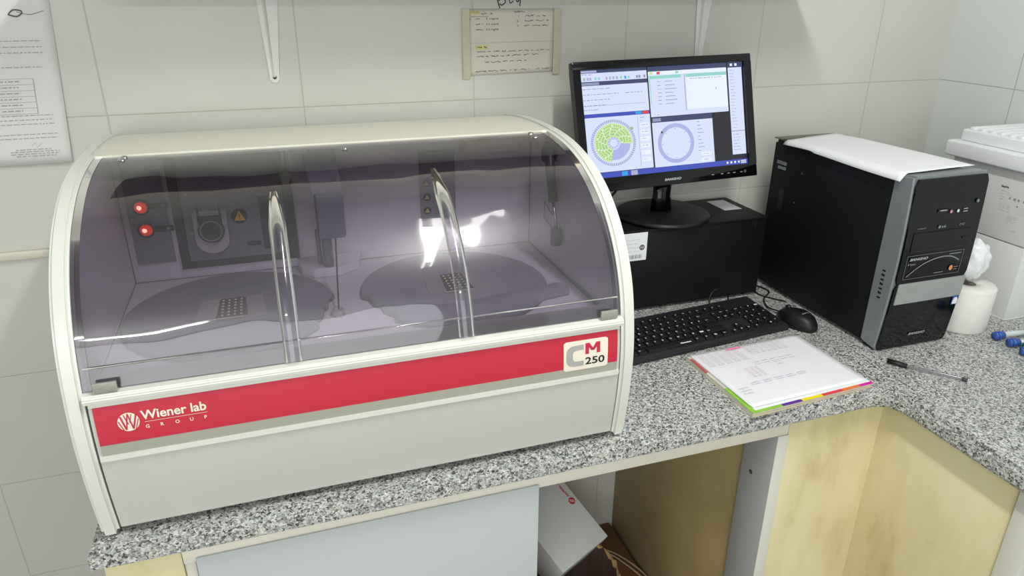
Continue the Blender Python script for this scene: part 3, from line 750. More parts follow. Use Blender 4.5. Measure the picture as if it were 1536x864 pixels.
def w1(bm):
    srect(bm, 0, 0, .395, .030, 5, 1); srect(bm, 0, .03, .395, .105, 1, 1); srect(bm, .0, .0, .395, .028, 3, 2); srect(bm, .01, .005, .10, .024, 5, 3)
    lines(bm, .01, .038, .36, 1, .02, seed=3)
    for i, x in enumerate((.02, .04, .055, .085, .105, .15, .17, .19, .21, .235, .26, .28, .33, .345, .375)): srect(bm, x, .068, x+.012, .095, (13, 5, 5, 8, 8, 5, 5, 5, 5, 8, 11, 8, 9, 9, 9)[i], 3)
    srect(bm, 0, .108, .395, .142, 3, 2); srect(bm, .005, .113, .11, .137, 9, 3)
    srect(bm, 0, .142, .395, .40, 1, 1)
    lines(bm, .01, .17, .22, 4, .05, seed=5); lines(bm, .26, .22, .36, 1, .05, seed=6); srect(bm, .01, .325, .38, .328, 9, 3); lines(bm, .01, .36, .30, 1, .05, seed=9)
window('toolbar_window', w1)
def w2(bm):
    srect(bm, 0, .40, .395, .435, 4, 2); srect(bm, .31, .405, .345, .43, 11, 3); srect(bm, .35, .405, .39, .43, 10, 3)
    srect(bm, 0, .435, .395, .945, 1, 1)
    f = sfn(3); cu, cv = .165, .68; ar = (sx1-sx0)/(sz1-sz0)
    disc(bm, f, cu, cv, 0, .128, n=64, mi=1, ar=ar*.92)
    f = sfn(4)
    for i in range(64):
        a = 2*PI*i/64; disc(bm, f, cu, cv, .118, .134, a+.012, a+2*PI/64-.012, 1, 5, ar*.92)
    f = sfn(5); disc(bm, f, cu, cv, .034, .112, 1.75, 1.75+2*PI-1.65, 60, 7, ar*.92)
    disc(bm, f, cu, cv, .040, .100, .12, 1.74, 20, 6, ar*.92)
    f = sfn(6)
    for ring in range(4):
        for i in range(36):
            a = 1.78+i*(2*PI-1.7)/36; rr = .05+ring*.016
            disc(bm, f, cu+rr*math.cos(a), cv+rr*ar*.92*math.sin(a), 0, .0042, n=6, mi=(13 if (i*7+ring*3) % 5 else 2), ar=ar)
    disc(bm, f, cu, cv, 0, .034, n=28, mi=6, ar=ar*.92)
    f = sfn(7); disc(bm, f, cu, cv, 0, .022, n=28, mi=1, ar=ar*.92)
    for i in range(12):
        a = 2*PI*i/12; disc(bm, f, cu+.028*math.cos(a), cv+.028*ar*.92*math.sin(a), 0, .0035, n=6, mi=2, ar=ar)
    srect(bm, .272, .545, .288, .57, 13, 6)
    srect(bm, .318, .45, .320, .93, 9, 3)
    lines(bm, .335, .46, .37, 2, .03, seed=2)
    for k in range(6): srect(bm, .330, .515+k*.065, .385, .555+k*.065, 2, 3); lines(bm, .338, .53+k*.065, .378, 1, .03, seed=k)
window('reel_chart_window', w2)
def w3(bm):
    srect(bm, .403, .0, .895, .045, 3, 2)
    srect(bm, .403, .045, .895, .47, 1, 1); srect(bm, .403, .045, .895, .08, 2, 2); srect(bm, .41, .05, .43, .075, 7, 3); srect(bm, .455, .05, .475, .075, 10, 3); srect(bm, .57, .05, .59, .075, 8, 3)
    srect(bm, .408, .085, .605, .115, 8, 3); srect(bm, .632, .085, .893, .115, 8, 3); srect(bm, .408, .085, .413, .35, 8, 4)
    srect(bm, .632, .115, .893, .42, 2, 2); srect(bm, .622, .085, .628, .43, 5, 3)
    lines(bm, .455, .14, .478, 7, .035, seed=3); 
    for k in range(7): srect(bm, .50, .14+k*.035, .55+(k % 3)*.012, .146+k*.035, 9, 3)
    lines(bm, .66, .128, .86, 1, .03, seed=8); lines(bm, .44, .45, .88, 1, .03, seed=4); srect(bm, .82, .225, .824, .25, 9, 3)
window('list_window', w3)
def w4(bm):
    srect(bm, .405, .475, .785, .525, 3, 2); srect(bm, .41, .485, .46, .515, 9, 3)
    srect(bm, .405, .525, .785, .95, 1, 1)
    f = sfn(3); cu, cv = .545, .735; ar = (sx1-sx0)/(sz1-sz0)
    disc(bm, f, cu, cv, .091, .114, n=80, mi=6, ar=ar*.95)
    for i in range(8):
        a = 2*PI*i/8; disc(bm, sfn(4), cu+.084*math.cos(a), cv+.084*ar*.95*math.sin(a), 0, .003, n=6, mi=9, ar=ar)
    for i in range(60):
        a = 2*PI*i/60; disc(bm, sfn(4), cu, cv, .094, .111, a, a+.02, 1, 5, ar*.95)
    srect(bm, .456, .612, .466, .63, 12, 5)
    for k in range(9): srect(bm, .685, .545+k*.035, .70+(k % 4)*.008, .551+k*.035, 9, 3)
    srect(bm, .70, .845, .765, .88, 2, 3); srect(bm, .70, .90, .765, .935, 2, 3); lines(bm, .715, .86, .75, 1, .03, seed=1); lines(bm, .715, .915, .75, 1, .03, seed=2)
window('rotor_window', w4)
def w5(bm):
    srect(bm, .905, .0, 1, .05, 3, 2); srect(bm, .905, .05, .995, .90, 1, 1); lines(bm, .915, .075, .945, 19, .031, seed=12, h=.004); srect(bm, .905, .665, .995, .672, 9, 3); lines(bm, .915, .70, .96, 6, .03, seed=13, h=.005)
    srect(bm, .92, .012, .935, .035, 2, 3); srect(bm, .95, .012, .965, .035, 2, 3)
window('side_list_window', w5)
def w6(bm):
    srect(bm, 0, .95, 1, 1, 4, 3); srect(bm, .005, .955, .03, .995, 11, 4); srect(bm, .20, .955, .235, .995, 11, 4); srect(bm, .255, .953, .295, .998, 5, 4)
    for x in (.86, .885, .91, .935): srect(bm, x, .965, x+.012, .985, 2, 4)
    srect(bm, .955, .962, .99, .972, 2, 4); srect(bm, .955, .98, .99, .99, 2, 4)
window('taskbar', w6)
bm = B(); text(bm, 'BANGHO', mf(.0086), -.022, -H/2+.0095, .0052, .040, bold=.05, slant=.3)
for x in (.095, .118, .135, .150, .168): rect(bm, mf(.0086), x, -H/2+.011, x+.006, -H/2+.0125)
obj('lettering', bm, m_silver2, mo)['label'] = 'silver maker lettering and button marks'
bm = B(); disc(bm, mf(.0086), .181, -H/2+.0125, .002, .003, n=20); obj('power_mark', bm, m_silver, mo)
# stand
bm = B(); lathe(bm, [(0, 0), (.100, 0), (.108, .003), (.108, .008), (.100, .013), (.03, .016), (0, .016)], (1.118, -.105, ZC1+.0003), 64); obj('stand_base', bm, m_matblack, mo, smooth=35)
bm = B()
def ring_(z, x, y, w, d): return [bm.verts.new((x+w*math.cos(2*PI*i/20), y+d*math.sin(2*PI*i/20), z)) for i in range(20)]
RR = [ring_(ZC1+.014, 1.113, -.105, .027, .018), ring_(ZC1+.05, 1.115, -.100, .022, .014), ring_(ZC1+.13, 1.12, -.092, .024, .012)]
for a, b_ in zip(RR, RR[1:]):
    for i in range(20): bm.faces.new((a[i], a[(i+1) % 20], b_[(i+1) % 20], b_[i]))
bm.faces.new(RR[0][::-1]); bm.faces.new(RR[-1])
obj('stand_neck', bm, m_gloss, mo, smooth=60)
bm = B(); tube(bm, [(1.04, -.06, 1.21), (1.035, -.045, 1.16), (1.00, -.03, 1.11), (.96, -.02, 1.099)], .003); obj('monitor_cable', bm, m_cable, mo, smooth=60)

# ------------------------------------------------------------------ keyboard
kbl = thing('keyboard', 'black full-size wired keyboard with white key legends on the granite', 'keyboard', (1.08, -.33, .9))
ka = math.radians(5.6)
KM = Matrix.Translation((.864, -.4165, .9005)) @ Matrix.Rotation(ka, 4, 'Z')
U = .01885; KW = .434; KD = .142
bm = B()
prism(bm, [(0, 0, 0), (0, KD, 0), (0, KD, .024), (0, KD-.012, .0245), (0, .006, .0125), (0, 0, .009)], (KW, 0, 0))
bmesh.ops.bevel(bm, geom=[e for e in bm.edges], offset=.002, segments=2, affect='EDGES')
obj('keyboard_body', bm, m_keywell, kbl, smooth=35, xf=KM)
slope = math.atan2(.012, KD-.018)
cap_cache = {}
def keymesh(w, d, leg):
    key = (round(w, 4), round(d, 4), leg)
    if key in cap_cache: return cap_cache[key]
    bm = B(); g = .0012; h = .0062; t = .0022
    lo = [(g, g), (w-g, g), (w-g, d-g), (g, d-g)]; hi = [(g+t*.6, g+t*.7), (w-g-t*.6, g+t*.7), (w-g-t*.6, d-g-t*.4), (g+t*.6, d-g-t*.4)]
    a = [bm.verts.new((x, y, 0)) for x, y in lo]; b_ = [bm.verts.new((x, y, h)) for x, y in hi]
    bm.faces.new(a[::-1]); bm.faces.new(b_)
    for i in range(4): bm.faces.new((a[i], a[(i+1) % 4], b_[(i+1) % 4], b_[i]))
    bmesh.ops.bevel(bm, geom=[e for e in bm.edges if e.verts[0].co.z > .001 or e.verts[1].co.z > .001], offset=.0007, segments=1, affect='EDGES')
    if leg:
        text(bm, leg, lambda u, v: Vector((g+t*.6+.0015+u, d*.45+v, h+.0002)), 0, 0, .0042 if len(leg) == 1 else .0026, bold=.02, mi=1)
    me = bpy.data.meshes.new('key'); bm.to_mesh(me); bm.free(); me.materials.append(m_key); me.materials.append(m_legend)
    cap_cache[key] = me; return me
nkeys = 0
def key(cu, row, wu=1, leg='', dep=1):
    global nkeys
    w = wu*U; d = U*.97*dep; y = .008+row*U*.97+(.004 if row >= 5 else 0)
    o = bpy.data.objects.new('key', keymesh(w, d, leg)); link(o, kbl); nkeys += 1
    z = .0128+(y-.006)*math.tan(slope)-.0008
    o.matrix_parent_inverse = world_of(kbl).inverted()
    o.matrix_basis = KM @ Matrix.Translation((.005+cu*U, y, z)) @ Matrix.Rotation(slope, 4, 'X')
def row(r, c, items):
    for it in items:
        if isinstance(it, (int, float)): c += it; continue
        wu, leg = it if isinstance(it, tuple) else (1, it)
        key(c, r, wu, leg); c += wu
row(5, 0, ['Esc', .9, 'F1', 'F2', 'F3', 'F4', .45, 'F5', 'F6', 'F7', 'F8', .45, 'F9', 'F10', 'F11', 'F12', .2, 'Prt', 'Scr', 'Pse'])
row(4, 0, ['|', '1', '2', '3', '4', '5', '6', '7', '8', '9', '0', "'", '?', (2, 'Back'), .2, 'Ins', 'Hom', 'PgU', .2, 'Num', '/', '*', '-'])
row(3, 0, [(1.5, 'Tab'), 'Q', 'W', 'E', 'R', 'T', 'Y', 'U', 'I', 'O', 'P', '+', '*', (1.5, 'Ent'), .2, 'Del', 'End', 'PgD', .2, '7', '8', '9'])
row(2, 0, [(1.75, 'Caps'), 'A', 'S', 'D', 'F', 'G', 'H', 'J', 'K', 'L', ';', '[', (2.25, ''), 3.4, '4', '5', '6'])
row(1, 0, [(2.25, 'Shift'), 'Z', 'X', 'C', 'V', 'B', 'N', 'M', ',', '.', '-', (2.75, 'Shift'), 1.2, '^', 1.2, '1', '2', '3'])
row(0, 0, [(1.4, 'Ctrl'), (1.2, '#'), (1.2, 'Alt'), (6.2, ''), (1.3, 'Alt'), (1.2, '#'), (1.2, '='), (1.3, 'Ctrl'), .2, '<', 'v', '>', .2, (2, '0'), '.'])
key(21.4, 2, 1, '+', 2); key(21.4, 0, 1, 'En', 2)
def kfn(u, v): return KM @ Vector((u, v, .0128+(v-.006)*math.tan(slope)+.0062))
bm = B(); text(bm, 'Genius', kfn, .155, .010, .0045, .026, bold=.07); obj('maker_mark', bm, m_legend, kbl)['label'] = 'white maker lettering on the space bar'
bm = B(); P = [KM @ Vector(q) for q in ((.33, KD-.004, .020), (.335, KD+.018, .03), (.36, KD+.034, .022), (.38, KD+.036, .004), (.42, KD+.025, .004))]
P = [KM @ Vector(q) for q in ((.33, KD, .016), (.336, KD+.008, .036), (.352, KD+.012, .048), (.372, KD+.012, .046), (.388, KD+.010, .030), (.394, KD+.010, .006))]
tube(bm, P, .0018); obj('keyboard_cable', bm, m_cable, kbl, smooth=60)

# ------------------------------------------------------------------ mouse
ms = thing('mouse', 'small black optical mouse on the granite beside the computer tower', 'mouse', (1.335, -.345, .9))
bm = B()
bmesh.ops.create_uvsphere(bm, u_segments=36, v_segments=24, radius=1)
for v in bm.verts:
    x, y, z = v.co
    t = (y+1)/2
    w = .0305*(1-.10*math.cos(PI*t*2)+.0) ; s_ = (abs(x)**.85)*math.copysign(1, x)
    hz = .034*(1-.30*t)
    v.co = Vector((s_*w, y*.052, max(z, -.12)*hz if z > 0 else max(z, -.15)*.03))
mzmin = min(v.co.z for v in bm.verts)
MM = Matrix.Translation((1.333, -.352, .9008-mzmin)) @ Matrix.Rotation(math.radians(6), 4, 'Z')
mb = obj('mouse_body', bm, m_matblack, ms, smooth=60, xf=MM)
bm = B(); cyl(bm, (-.003, .030, .0225), (.003, .030, .0225), .006, n=20); obj('scroll_wheel', bm, m_keywell, ms, smooth=40, xf=MM)
bm = B(); P = [(0, -.0 + .012+k*.004, .0335-.00*k) for k in range(2)]
tube(bm, [(0, .047, .012), (0, .030, .0268), (0, .010, .0325)], .0005, n=6); obj('button_split', bm, m_gloss, ms, xf=MM)
bm = B(); text(bm, 'Genius', lambda u, v: MM @ Vector((u, v, math.sqrt(max(0, 1-(v/.052)**2-(u/.034)**2))*.034*(1-.30*(v/.052+1)/2)+.0011)), -.010, -.022, .004, .020, bold=.04); obj('lettering', bm, m_silver2, ms)
bm = B(); tube(bm, [(1.328, -.302, .908), (1.322, -.265, .904), (1.345, -.22, .903), (1.385, -.185, .903), (1.375, -.14, .903), (1.35, -.11, .903)], .0018); tube(bm, [(1.385, -.25, .903), (1.365, -.222, .903), (1.35, -.19, .903), (1.362, -.12, .903)], .0018)
obj('mouse_cable', bm, m_cable, ms, smooth=60)

# ------------------------------------------------------------------ tower
tw = thing('computer_tower', 'black tower computer with glossy front, silver band and white sheet on top', 'computer', (1.486, -.32, .9))
TX0, TX1, TYB, TYF, TZ = 1.400, 1.572, -.115, -.470, 1.258
boxo('case_body', (TX0+.002, TYF, .908), (TX1-.001, TYB, TZ), m_black, tw, .0015)
boxo('side_cover', (TX0, TYF+.002, .911), (TX0+.0019, TYB+.003, TZ-.006), m_black, tw, .0005)
for x in (1.425, 1.55):
    for y in (-.44, -.15):
        bm = B(); cyl(bm, (x, y, .9002), (x, y, .909), .012, n=16); obj('rubber_foot', bm, m_matblack, tw, smooth=40)
# bezel: bulging front, leaning slightly forward at the top
def yf(u, v):
    """front surface; u 0..1 across, v 0..1 up"""
    return -.506-.010*math.sin(PI*min(1, max(0, v*.9+.1)))-.008*v+.010*(2*u-1)**2*0
BX0, BX1, BZ0, BZ1 = 1.397, 1.579, .902, 1.2645
def tf(off): return lambda u, v: Vector((BX0+(BX1-BX0)*u, yf(u, v)-off, BZ0+(BZ1-BZ0)*v))
bm = B(); nv = 20
zz = [k/nv for k in range(nv+1)]
fr_ = [(BX0, yf(0, v)+.002, BZ0+(BZ1-BZ0)*v) for v in zz]
prism(bm, fr_+[(BX0, TYF-.0002, BZ1-.004), (BX0, TYF-.0002, BZ0+.006)], (BX1-BX0, 0, 0))
bmesh.ops.bevel(bm, geom=[e for e in bm.edges if abs(e.verts[0].co.x-e.verts[1].co.x) < 1e-5 and (e.verts[0].co.y < TYF-.01 or e.verts[1].co.y < TYF-.01)], offset=.004, segments=3, affect='EDGES')
bz = obj('front_bezel', bm, m_strip, tw, smooth=35); bz['label'] = 'grey silver surround of the front'
def slab(name, u0, v0, u1, v1, off, m_, th=.004, parent=tw, r=.02):
    bm = B(); P = []
    W_, H_ = (BX1-BX0), (BZ1-BZ0)
    for cu, cv, a in ((u1-r/W_*.182, v1-r*.5, 0), (u0+r/W_*.182, v1-r*.5, PI/2), (u0+r/W_*.182, v0+r*.5, PI), (u1-r/W_*.182, v0+r*.5, 1.5*PI)):
        for k in range(5): P.append((cu+r*.182/W_*math.cos(a+k*PI/8), cv+r*.5*math.sin(a+k*PI/8)))
    n = 16
    # grid version so it follows the bulge
    g = []
    for j in range(n+1):
        v = v0+(v1-v0)*j/n; ins = 0
        dv = min(v-v0, v1-v); rr = r
        if dv < rr*.5: ins = rr*.5-math.sqrt(max(0, (rr*.5)**2-(rr*.5-dv)**2))
        ins *= 2
        a, b_ = u0+ins, u1-ins
        g.append([bm.verts.new(tf(off)(a+(b_-a)*i/6, v)) for i in range(7)])
    fs = []
    for a, b_ in zip(g, g[1:]):
        for i in range(6): fs.append(bm.faces.new((a[i], a[i+1], b_[i+1], b_[i])))
    ex = bmesh.ops.extrude_face_region(bm, geom=fs)
    bmesh.ops.translate(bm, verts=[x for x in ex['geom'] if isinstance(x, bmesh.types.BMVert)], vec=(0, th, 0))
    bmesh.ops.recalc_face_normals(bm, faces=bm.faces)
    return obj(name, bm, m_, parent, smooth=35)
up_ = slab('upper_panel', .014, .405, .992, .985, .003, m_gloss, r=.03)
sb = slab('silver_band', .055, .290, .992, .413, .0048, m_silver2, r=.004)
lp = slab('lower_panel', .014, .004, .992, .402, .003, m_gloss, r=.02)
boxo('bezel_foot', (BX0+.004, -.500, .9005), (BX1-.004, -.475, .905), m_matblack, tw)
# drive bay, ports, sticker
dd = slab('drive_door', .10, .595, .88, .70, .0042, m_gloss, th=.002, r=.002)
slab('drive_groove', .10, .692, .88, .697, .0048, m_matblack, th=.001, r=.001)
slab('drive_groove', .10, .592, .90, .604, .0046, m_matblack, th=.001, r=.001)
slab('drive_button', .78, .640, .86, .652, .0052, m_gloss, th=.001, r=.002)
slab('floppy_cover', .14, .49, .88, .585, .0036, m_gloss, th=.001, r=.002)
bm = B(); g_ = tf(.0046)
rect(bm, g_, .36, .802, .50, .818, 0); rect(bm, g_, .39, .808, .48, .814, 1)
disc(bm, g_, .545, .800, 0, .018, n=16, mi=2, ar=.5); disc(bm, g_, .64, .800, 0, .018, n=16, mi=3, ar=.5)
rect(bm, g_, .71, .792, .77, .797, 1); rect(bm, g_, .71, .806, .77, .811, 1)
obj('front_ports', bm, [m_matblack, m_silver2, M('audio_pink', 'C98A98', noise=.05), M('audio_green', 'B9CFC6', noise=.05)], tw)
bm = B(); disc(bm, tf(.0048), .885, .845, 0, .028, n=24, mi=0, ar=.5); disc(bm, tf(.0056), .885, .845, 0, .017, n=24, mi=1, ar=.5); obj('power_button', bm, [m_matblack, m_strip], tw)
bm = B(); g_ = tf(.0048)
disc(bm, g_, .425, .722, 0, .016, n=18, ar=.5); text(bm, 'LG', g_, .455, .716, .012, .055, bold=.04); text(bm, 'DVD', g_, .70, .718, .012, .07); text(bm, 'compact', g_, .13, .718, .010, .11)
obj('drive_lettering', bm, m_silver, tw)
bm = B(); g_ = tf(.0050)
text(bm, 'BANGHO', g_, .40, .075, .016, .23, bold=.05, slant=.8)
text(bm, 'BANGHO', g_, .115, .545, .016, .24, bold=.05, slant=.8); text(bm, 'B-Titanium', g_, .105, .520, .012, .10)
obj('lettering', bm, m_silver2, tw)['label'] = 'silver maker lettering on the front'
bm = B(); g_ = tf(.0046)
for a, b_, c, d in ((.08, .44, .86, .442), (.08, .44, .084, .575), (.08, .573, .86, .575), (.856, .44, .86, .575)): rect(bm, g_, a, b_, c, d)
stroke(bm, g_, [(.12, .455), (.30, .515), (.50, .545), (.68, .545), (.82, .515)], .007)
rect(bm, g_, .66, .556, .83, .561); rect(bm, g_, .50, .455, .63, .459)
disc(bm, tf(.0052), .725, .475, 0, .026, n=20, mi=1, ar=.6); rect(bm, g_, .77, .475, .83, .479); rect(bm, g_, .77, .462, .82, .466)
obj('front_sticker', bm, [m_silver, M('orange_print', 'D98A55', noise=.05)], tw)['label'] = 'black sticker with silver arc and orange dot'
bm = B(); g_ = tf(.0050); rrect(bm, g_, .895, .235, .985, .292, .008, 0); rrect(bm, tf(.0055), .905, .240, .975, .268, .008, 1); disc(bm, tf(.0055), .94, .268, 0, .028, 0, PI, 14, 1, .5)
obj('processor_sticker', bm, [m_blue, m_paper], tw)['label'] = 'small blue and white sticker'
bm = B(); 
for k in range(7):
    z = .90+.112+k*.0095; prism(bm, [(BX0-.0004, -.495, z), (BX0-.0004, -.487, z), (BX0-.0004, -.487, z+.003+.002*(k % 2)), (BX0-.0004, -.495, z+.004)], (.0006, 0, 0))
obj('vent_slots', bm, m_matblack, tw)
boxo('side_label', (TX0-.0008, -.160, 1.205), (TX0-.0002, -.127, 1.213), m_silver, tw, 0); boxo('side_label', (TX0-.0008, -.160, 1.194), (TX0-.0002, -.132, 1.201), m_strip, tw, 0)
boxo('side_vent', (TX0-.0010, -.165, 1.10), (TX0-.0002, -.150, 1.15), m_keywell, tw, .0004)
for y, z in ((-.215, 1.20), (-.205, 1.13), (-.30, 1.12)):
    bm = B(); cyl(bm, (TX0-.0008, y, z), (TX0+.0002, y, z), .0018, n=10); obj('rivet', bm, m_steel, tw)
boxo('rear_trim', (TX0+.004, -.125, TZ), (TX1-.002, -.100, TZ+.003), M('olive_strip', '6E6F5C', rough=.5, noise=.1), tw)
# sheet of paper on the tower
def papersheet():
    bm = B(); n = 26
    c = [Vector((1.389, -.150, 0)), Vector((1.598, -.135, 0)), Vector((1.583, -.492, 0)), Vector((1.383, -.490, 0))]
    c = [Vector((1.391, -.148, 0)), Vector((1.565, -.112, 0)), Vector((1.580, -.480, 0)), Vector((1.388, -.490, 0))]
    g = []
    for i in range(n+1):
        r_ = []
        for j in range(n+1):
            u, v = i/n, j/n
            p = (c[0]*(1-u)+c[1]*u)*(1-v)+(c[3]*(1-u)+c[2]*u)*v
            z = 1.2622+.0012*math.sin(u*5+1)*math.sin(v*6)
            z += .0036*min(1, v*4)
            over = max(0, TX0-p.x)
            z -= over*(1.25)*(1 if v > .3 else .8)
            bulge = .006*math.sin(PI*v)*(1-u)
            p = Vector((p.x+ (bulge if u < .5 else 0)*(1-2*u)*0, p.y, z))
            r_.append(bm.verts.new(p))
        g.append(r_)
    for a, b_ in zip(g, g[1:]):
        for j in range(n): bm.faces.new((a[j], a[j+1], b_[j+1], b_[j]))
    return bm
tps = obj('paper_sheet', papersheet(), m_paper, None, smooth=True); tag(tps, 'blank white paper sheet draped over the top of the tower', 'paper')
so = tps.modifiers.new('thick', 'SOLIDIFY'); so.thickness = .0004; so.offset = 1
bm = B()
for k in range(9): scribble(bm, lambda u, v: Vector((v, u, 1.2677+.0006)), -.45+k*.002, -.20, 1.43+k*.014, .0005, .0003, 0, .002)
o = obj('faint_writing', bm, M('faint_ink', 'CFCFD4', noise=.02), tps)

# ------------------------------------------------------------------ notebook
nb = thing('notebook', 'open spiral notebook with colourful edge tabs and handwritten figures', 'notebook', (1.147, -.52, .9))
Q = [Vector((1.0105, -.424, 0)), Vector((1.284, -.412, 0)), Vector((1.287, -.622, 0)), Vector((1.0115, -.640, 0))]   # tl tr br bl
def nq(u, v, z): p = (Q[0]*(1-u)+Q[1]*u)*(1-v)+(Q[3]*(1-u)+Q[2]*u)*v; return Vector((p.x, p.y, z))
def nslab(name, u0, v0, u1, v1, z0, z1, m_, par=nb, cr=0):
    bm = B(); P = [(u0, v0), (u1, v0), (u1, v1), (u0, v1)]
    prism(bm, [nq(a, b_, z0) for a, b_ in P], (0, 0, z1-z0)); return obj(name, bm, m_, par)
nslab('back_cover', 0, 0, 1.0, 1.0, .9005, .9022, M('notebook_cover', 'C9BFA6', rough=.6, noise=.06))
nslab('page_block', .004, .004, .99, .985, .9023, .9085, M('page_edges', 'D5D2C4', rough=.8, noise=.1, nscale=90))
nslab('divider_page', .03, .012, .995, .975, .9086, .9092, m_paper)
tabs = [(.035, .235, '8CC63C'), (.235, .395, '5E2C91'), (.395, .565, 'F2DF1E'), (.565, .735, 'DB4044'), (.735, .885, 'EE7A33'), (.885, 1.0, 'DB1FA8')]
for a, b_, h in tabs: nslab('edge_tab', a, .970, b_, 1.0, .9086, .9094, M('tab_'+h, h, rough=.5, noise=.04))
nslab('edge_tab', .0, .60, .034, 1.0, .9086, .9094, M('tab_green_side', '8CC63C', rough=.5, noise=.04))
nslab('edge_tab', .0, .06, .02, .32, .9086, .9094, M('tab_red_side', 'C6504E', rough=.5, noise=.04))
bm = B(); n = 20; g = []
for i in range(n+1):
    r_ = []
    for j in range(n+1):
        u, v = i/n, j/n; uu = .025+u*.965; vv = .004+v*.935
        if v > .97: uu = .035+u*.945
        z = .9108+.002*math.sin(PI*u)*math.sin(PI*v)+.0015*(1-u)*v
        r_.append(bm.verts.new(nq(uu, vv, z)))
    g.append(r_)
for a, b_ in zip(g, g[1:]):
    for j in range(n): bm.faces.new((a[j], b_[j], b_[j+1], a[j+1]))
pg = obj('open_page', bm, m_paper, nb, smooth=True); so = pg.modifiers.new('thick', 'SOLIDIFY'); so.thickness = .0010; so.offset = 1
def pz(u, v): return .9108+.002*math.sin(PI*u)*math.sin(PI*v)+.0015*(1-u)*v
def pfn(a, b_):   # a,b in metres on the page
    u = a/.27; v = 1-b_/.21
    return nq(.025+u*.965, .004+v*.935, pz(u, v)+.0016)
bm = B()
rd = random.Random(3)
def block(u0, u1, v0, v1, mi, cols, rows_, th=.0008):
    for c in range(cols):
        for r_ in range(rows_):
            a = u0+(u1-u0)*c/cols; v = v0+(v1-v0)*r_/max(1, rows_-1) if rows_ > 1 else v0
            scribble(bm, lambda x, y: pfn(x, y), a, a+(u1-u0)/cols*.78, v, .0012, th, mi if r_ else 2, .0013, False, rd)
block(.008, .108, .150, .195, 1, 5, 9)
block(.118, .215, .165, .200, 1, 7, 7)
block(.065, .100, .085, .118, 3, 3, 8)
block(.098, .200, .125, .133, 2, 5, 2)
block(.045, .180, .062, .068, 2, 5, 2)
block(.010, .040, .040, .058, 2, 1, 3)
block(.140, .160, .110, .120, 1, 1, 2)
rect(bm, lambda u, v: pfn(u, v)+Vector((0, 0, .0001)), .082, .197, .117, .2035, 4, 4, 1)
obj('handwriting', bm, [m_ink, m_inkp, m_inkv, m_inkp, m_highl], pg)['label'] = 'pale violet and pink handwritten columns'

# ------------------------------------------------------------------ pen
pen = thing('pen', 'clear ballpoint pen with black cap on the granite before the tower', 'pen', (1.43, -.61, .9))
p0 = Vector((1.385, -.556, .9048)); p1 = Vector((1.403, -.583, .9048)); p2 = Vector((1.466, -.655, .9040)); p3 = Vector((1.472, -.662, .9035))
bm = B(); cyl(bm, p0, p0+(p1-p0)*1.1, .0042, .0048, n=16); obj('cap', bm, m_blackprint, pen, smooth=40)
bm = B(); a = p0+Vector((0, 0, .0052)); tube(bm, [a, a+(p1-p0)*.9], .0009, n=6, sm=0); obj('cap_clip', bm, m_blackprint, pen)
bm = B(); cyl(bm, p0+(p1-p0)*1.05, p2, .0036, .0036, n=8); obj('barrel', bm, smoke_mat('clear_barrel', (.86, .86, .90), bumpy=0), pen)
bm = B(); cyl(bm, p1, p2, .0011, n=8); obj('ink_refill', bm, m_inkd, pen)
bm = B(); cyl(bm, p2, p3, .0037, .0034, n=12); obj('end_plug', bm, m_dkgrey, pen, smooth=40)

# ------------------------------------------------------------------ boxes by the right wall
EX0, EX1, EY0, EY1 = 1.785, 1.984, -.483, -.262
lowb = thing('white_box', 'plain white lower box standing on the granite behind the toilet roll', 'box', (1.88, -.37, .9))
boxo('box_body', (EX0, EY0, .9005), (EX1, EY1, 1.069), m_carton, lowb, .002)
boxo('box_base_edge', (EX0-.001, EY0-.001, .9005), (EX1, EY1, .903), m_carton, lowb, .0006)
upb = thing('shipping_box', 'white labelled box with ribbed foam lid stacked on the plain box', 'box', (1.88, -.37, 1.07))
boxo('box_body', (EX0, EY0, 1.0715), (EX1, EY1, 1.228), m_carton, upb, .002)
bm = B(); box(bm, (EX0-.018, EY0-.015, 1.228), (EX1, EY1+.015, 1.262), .004, 3)
lid = obj('foam_lid', bm, m_eps, upb, smooth=40); lid['label'] = 'white expanded foam lid with ribbed top'
bm = B(); box(bm, (EX0+.004, EY0+.004, 1.2622), (EX1, EY1+.0, 1.288), .004, 3); 
for k in range(9):
    y = EY0+.012+k*.023; box(bm, (EX0+.010, y, 1.2875), (EX1, y+.012, 1.294), .002, 2)
obj('lid_ribs', bm, m_eps, lid, smooth=40)
bm = B(); fb = lambda u, v: Vector((EX0-.0006, -u, v))
text(bm, 'EasyPak', fb, .394, 1.184, .0055, bold=.05, mi=0)
def sl(u0, u1, v, mi=1, th=.0004): scribble(bm, fb, u0, u1, v, .0007, th, mi, .0012)
sl(.394, .404, 1.1775, 0); sl(.404, .416, 1.1775); sl(.394, .422, 1.172); sl(.396, .408, 1.165); sl(.396, .404, 1.160, 0)
for k, x in enumerate((.418, .428, .438, .450, .460, .468)):
    rect(bm, fb, x, 1.163, x+.004+.002*(k % 2), 1.168, 1)
for k in range(3): sl(.397, .412, 1.150-k*.004); sl(.416, .424, 1.150-k*.004)
sl(.397, .428, 1.136)
for k in range(4): sl(.446, .470, 1.150-k*.0045)
disc(bm, fb, .440, 1.152, 0, .0015, n=10, mi=0)
for k in range(4): sl(.424, .448, 1.128-k*.0045)
sl(.440, .455, 1.098, 0)
obj('box_print', bm, [m_inkd, m_inkg], upb)['label'] = 'small dark printed text'

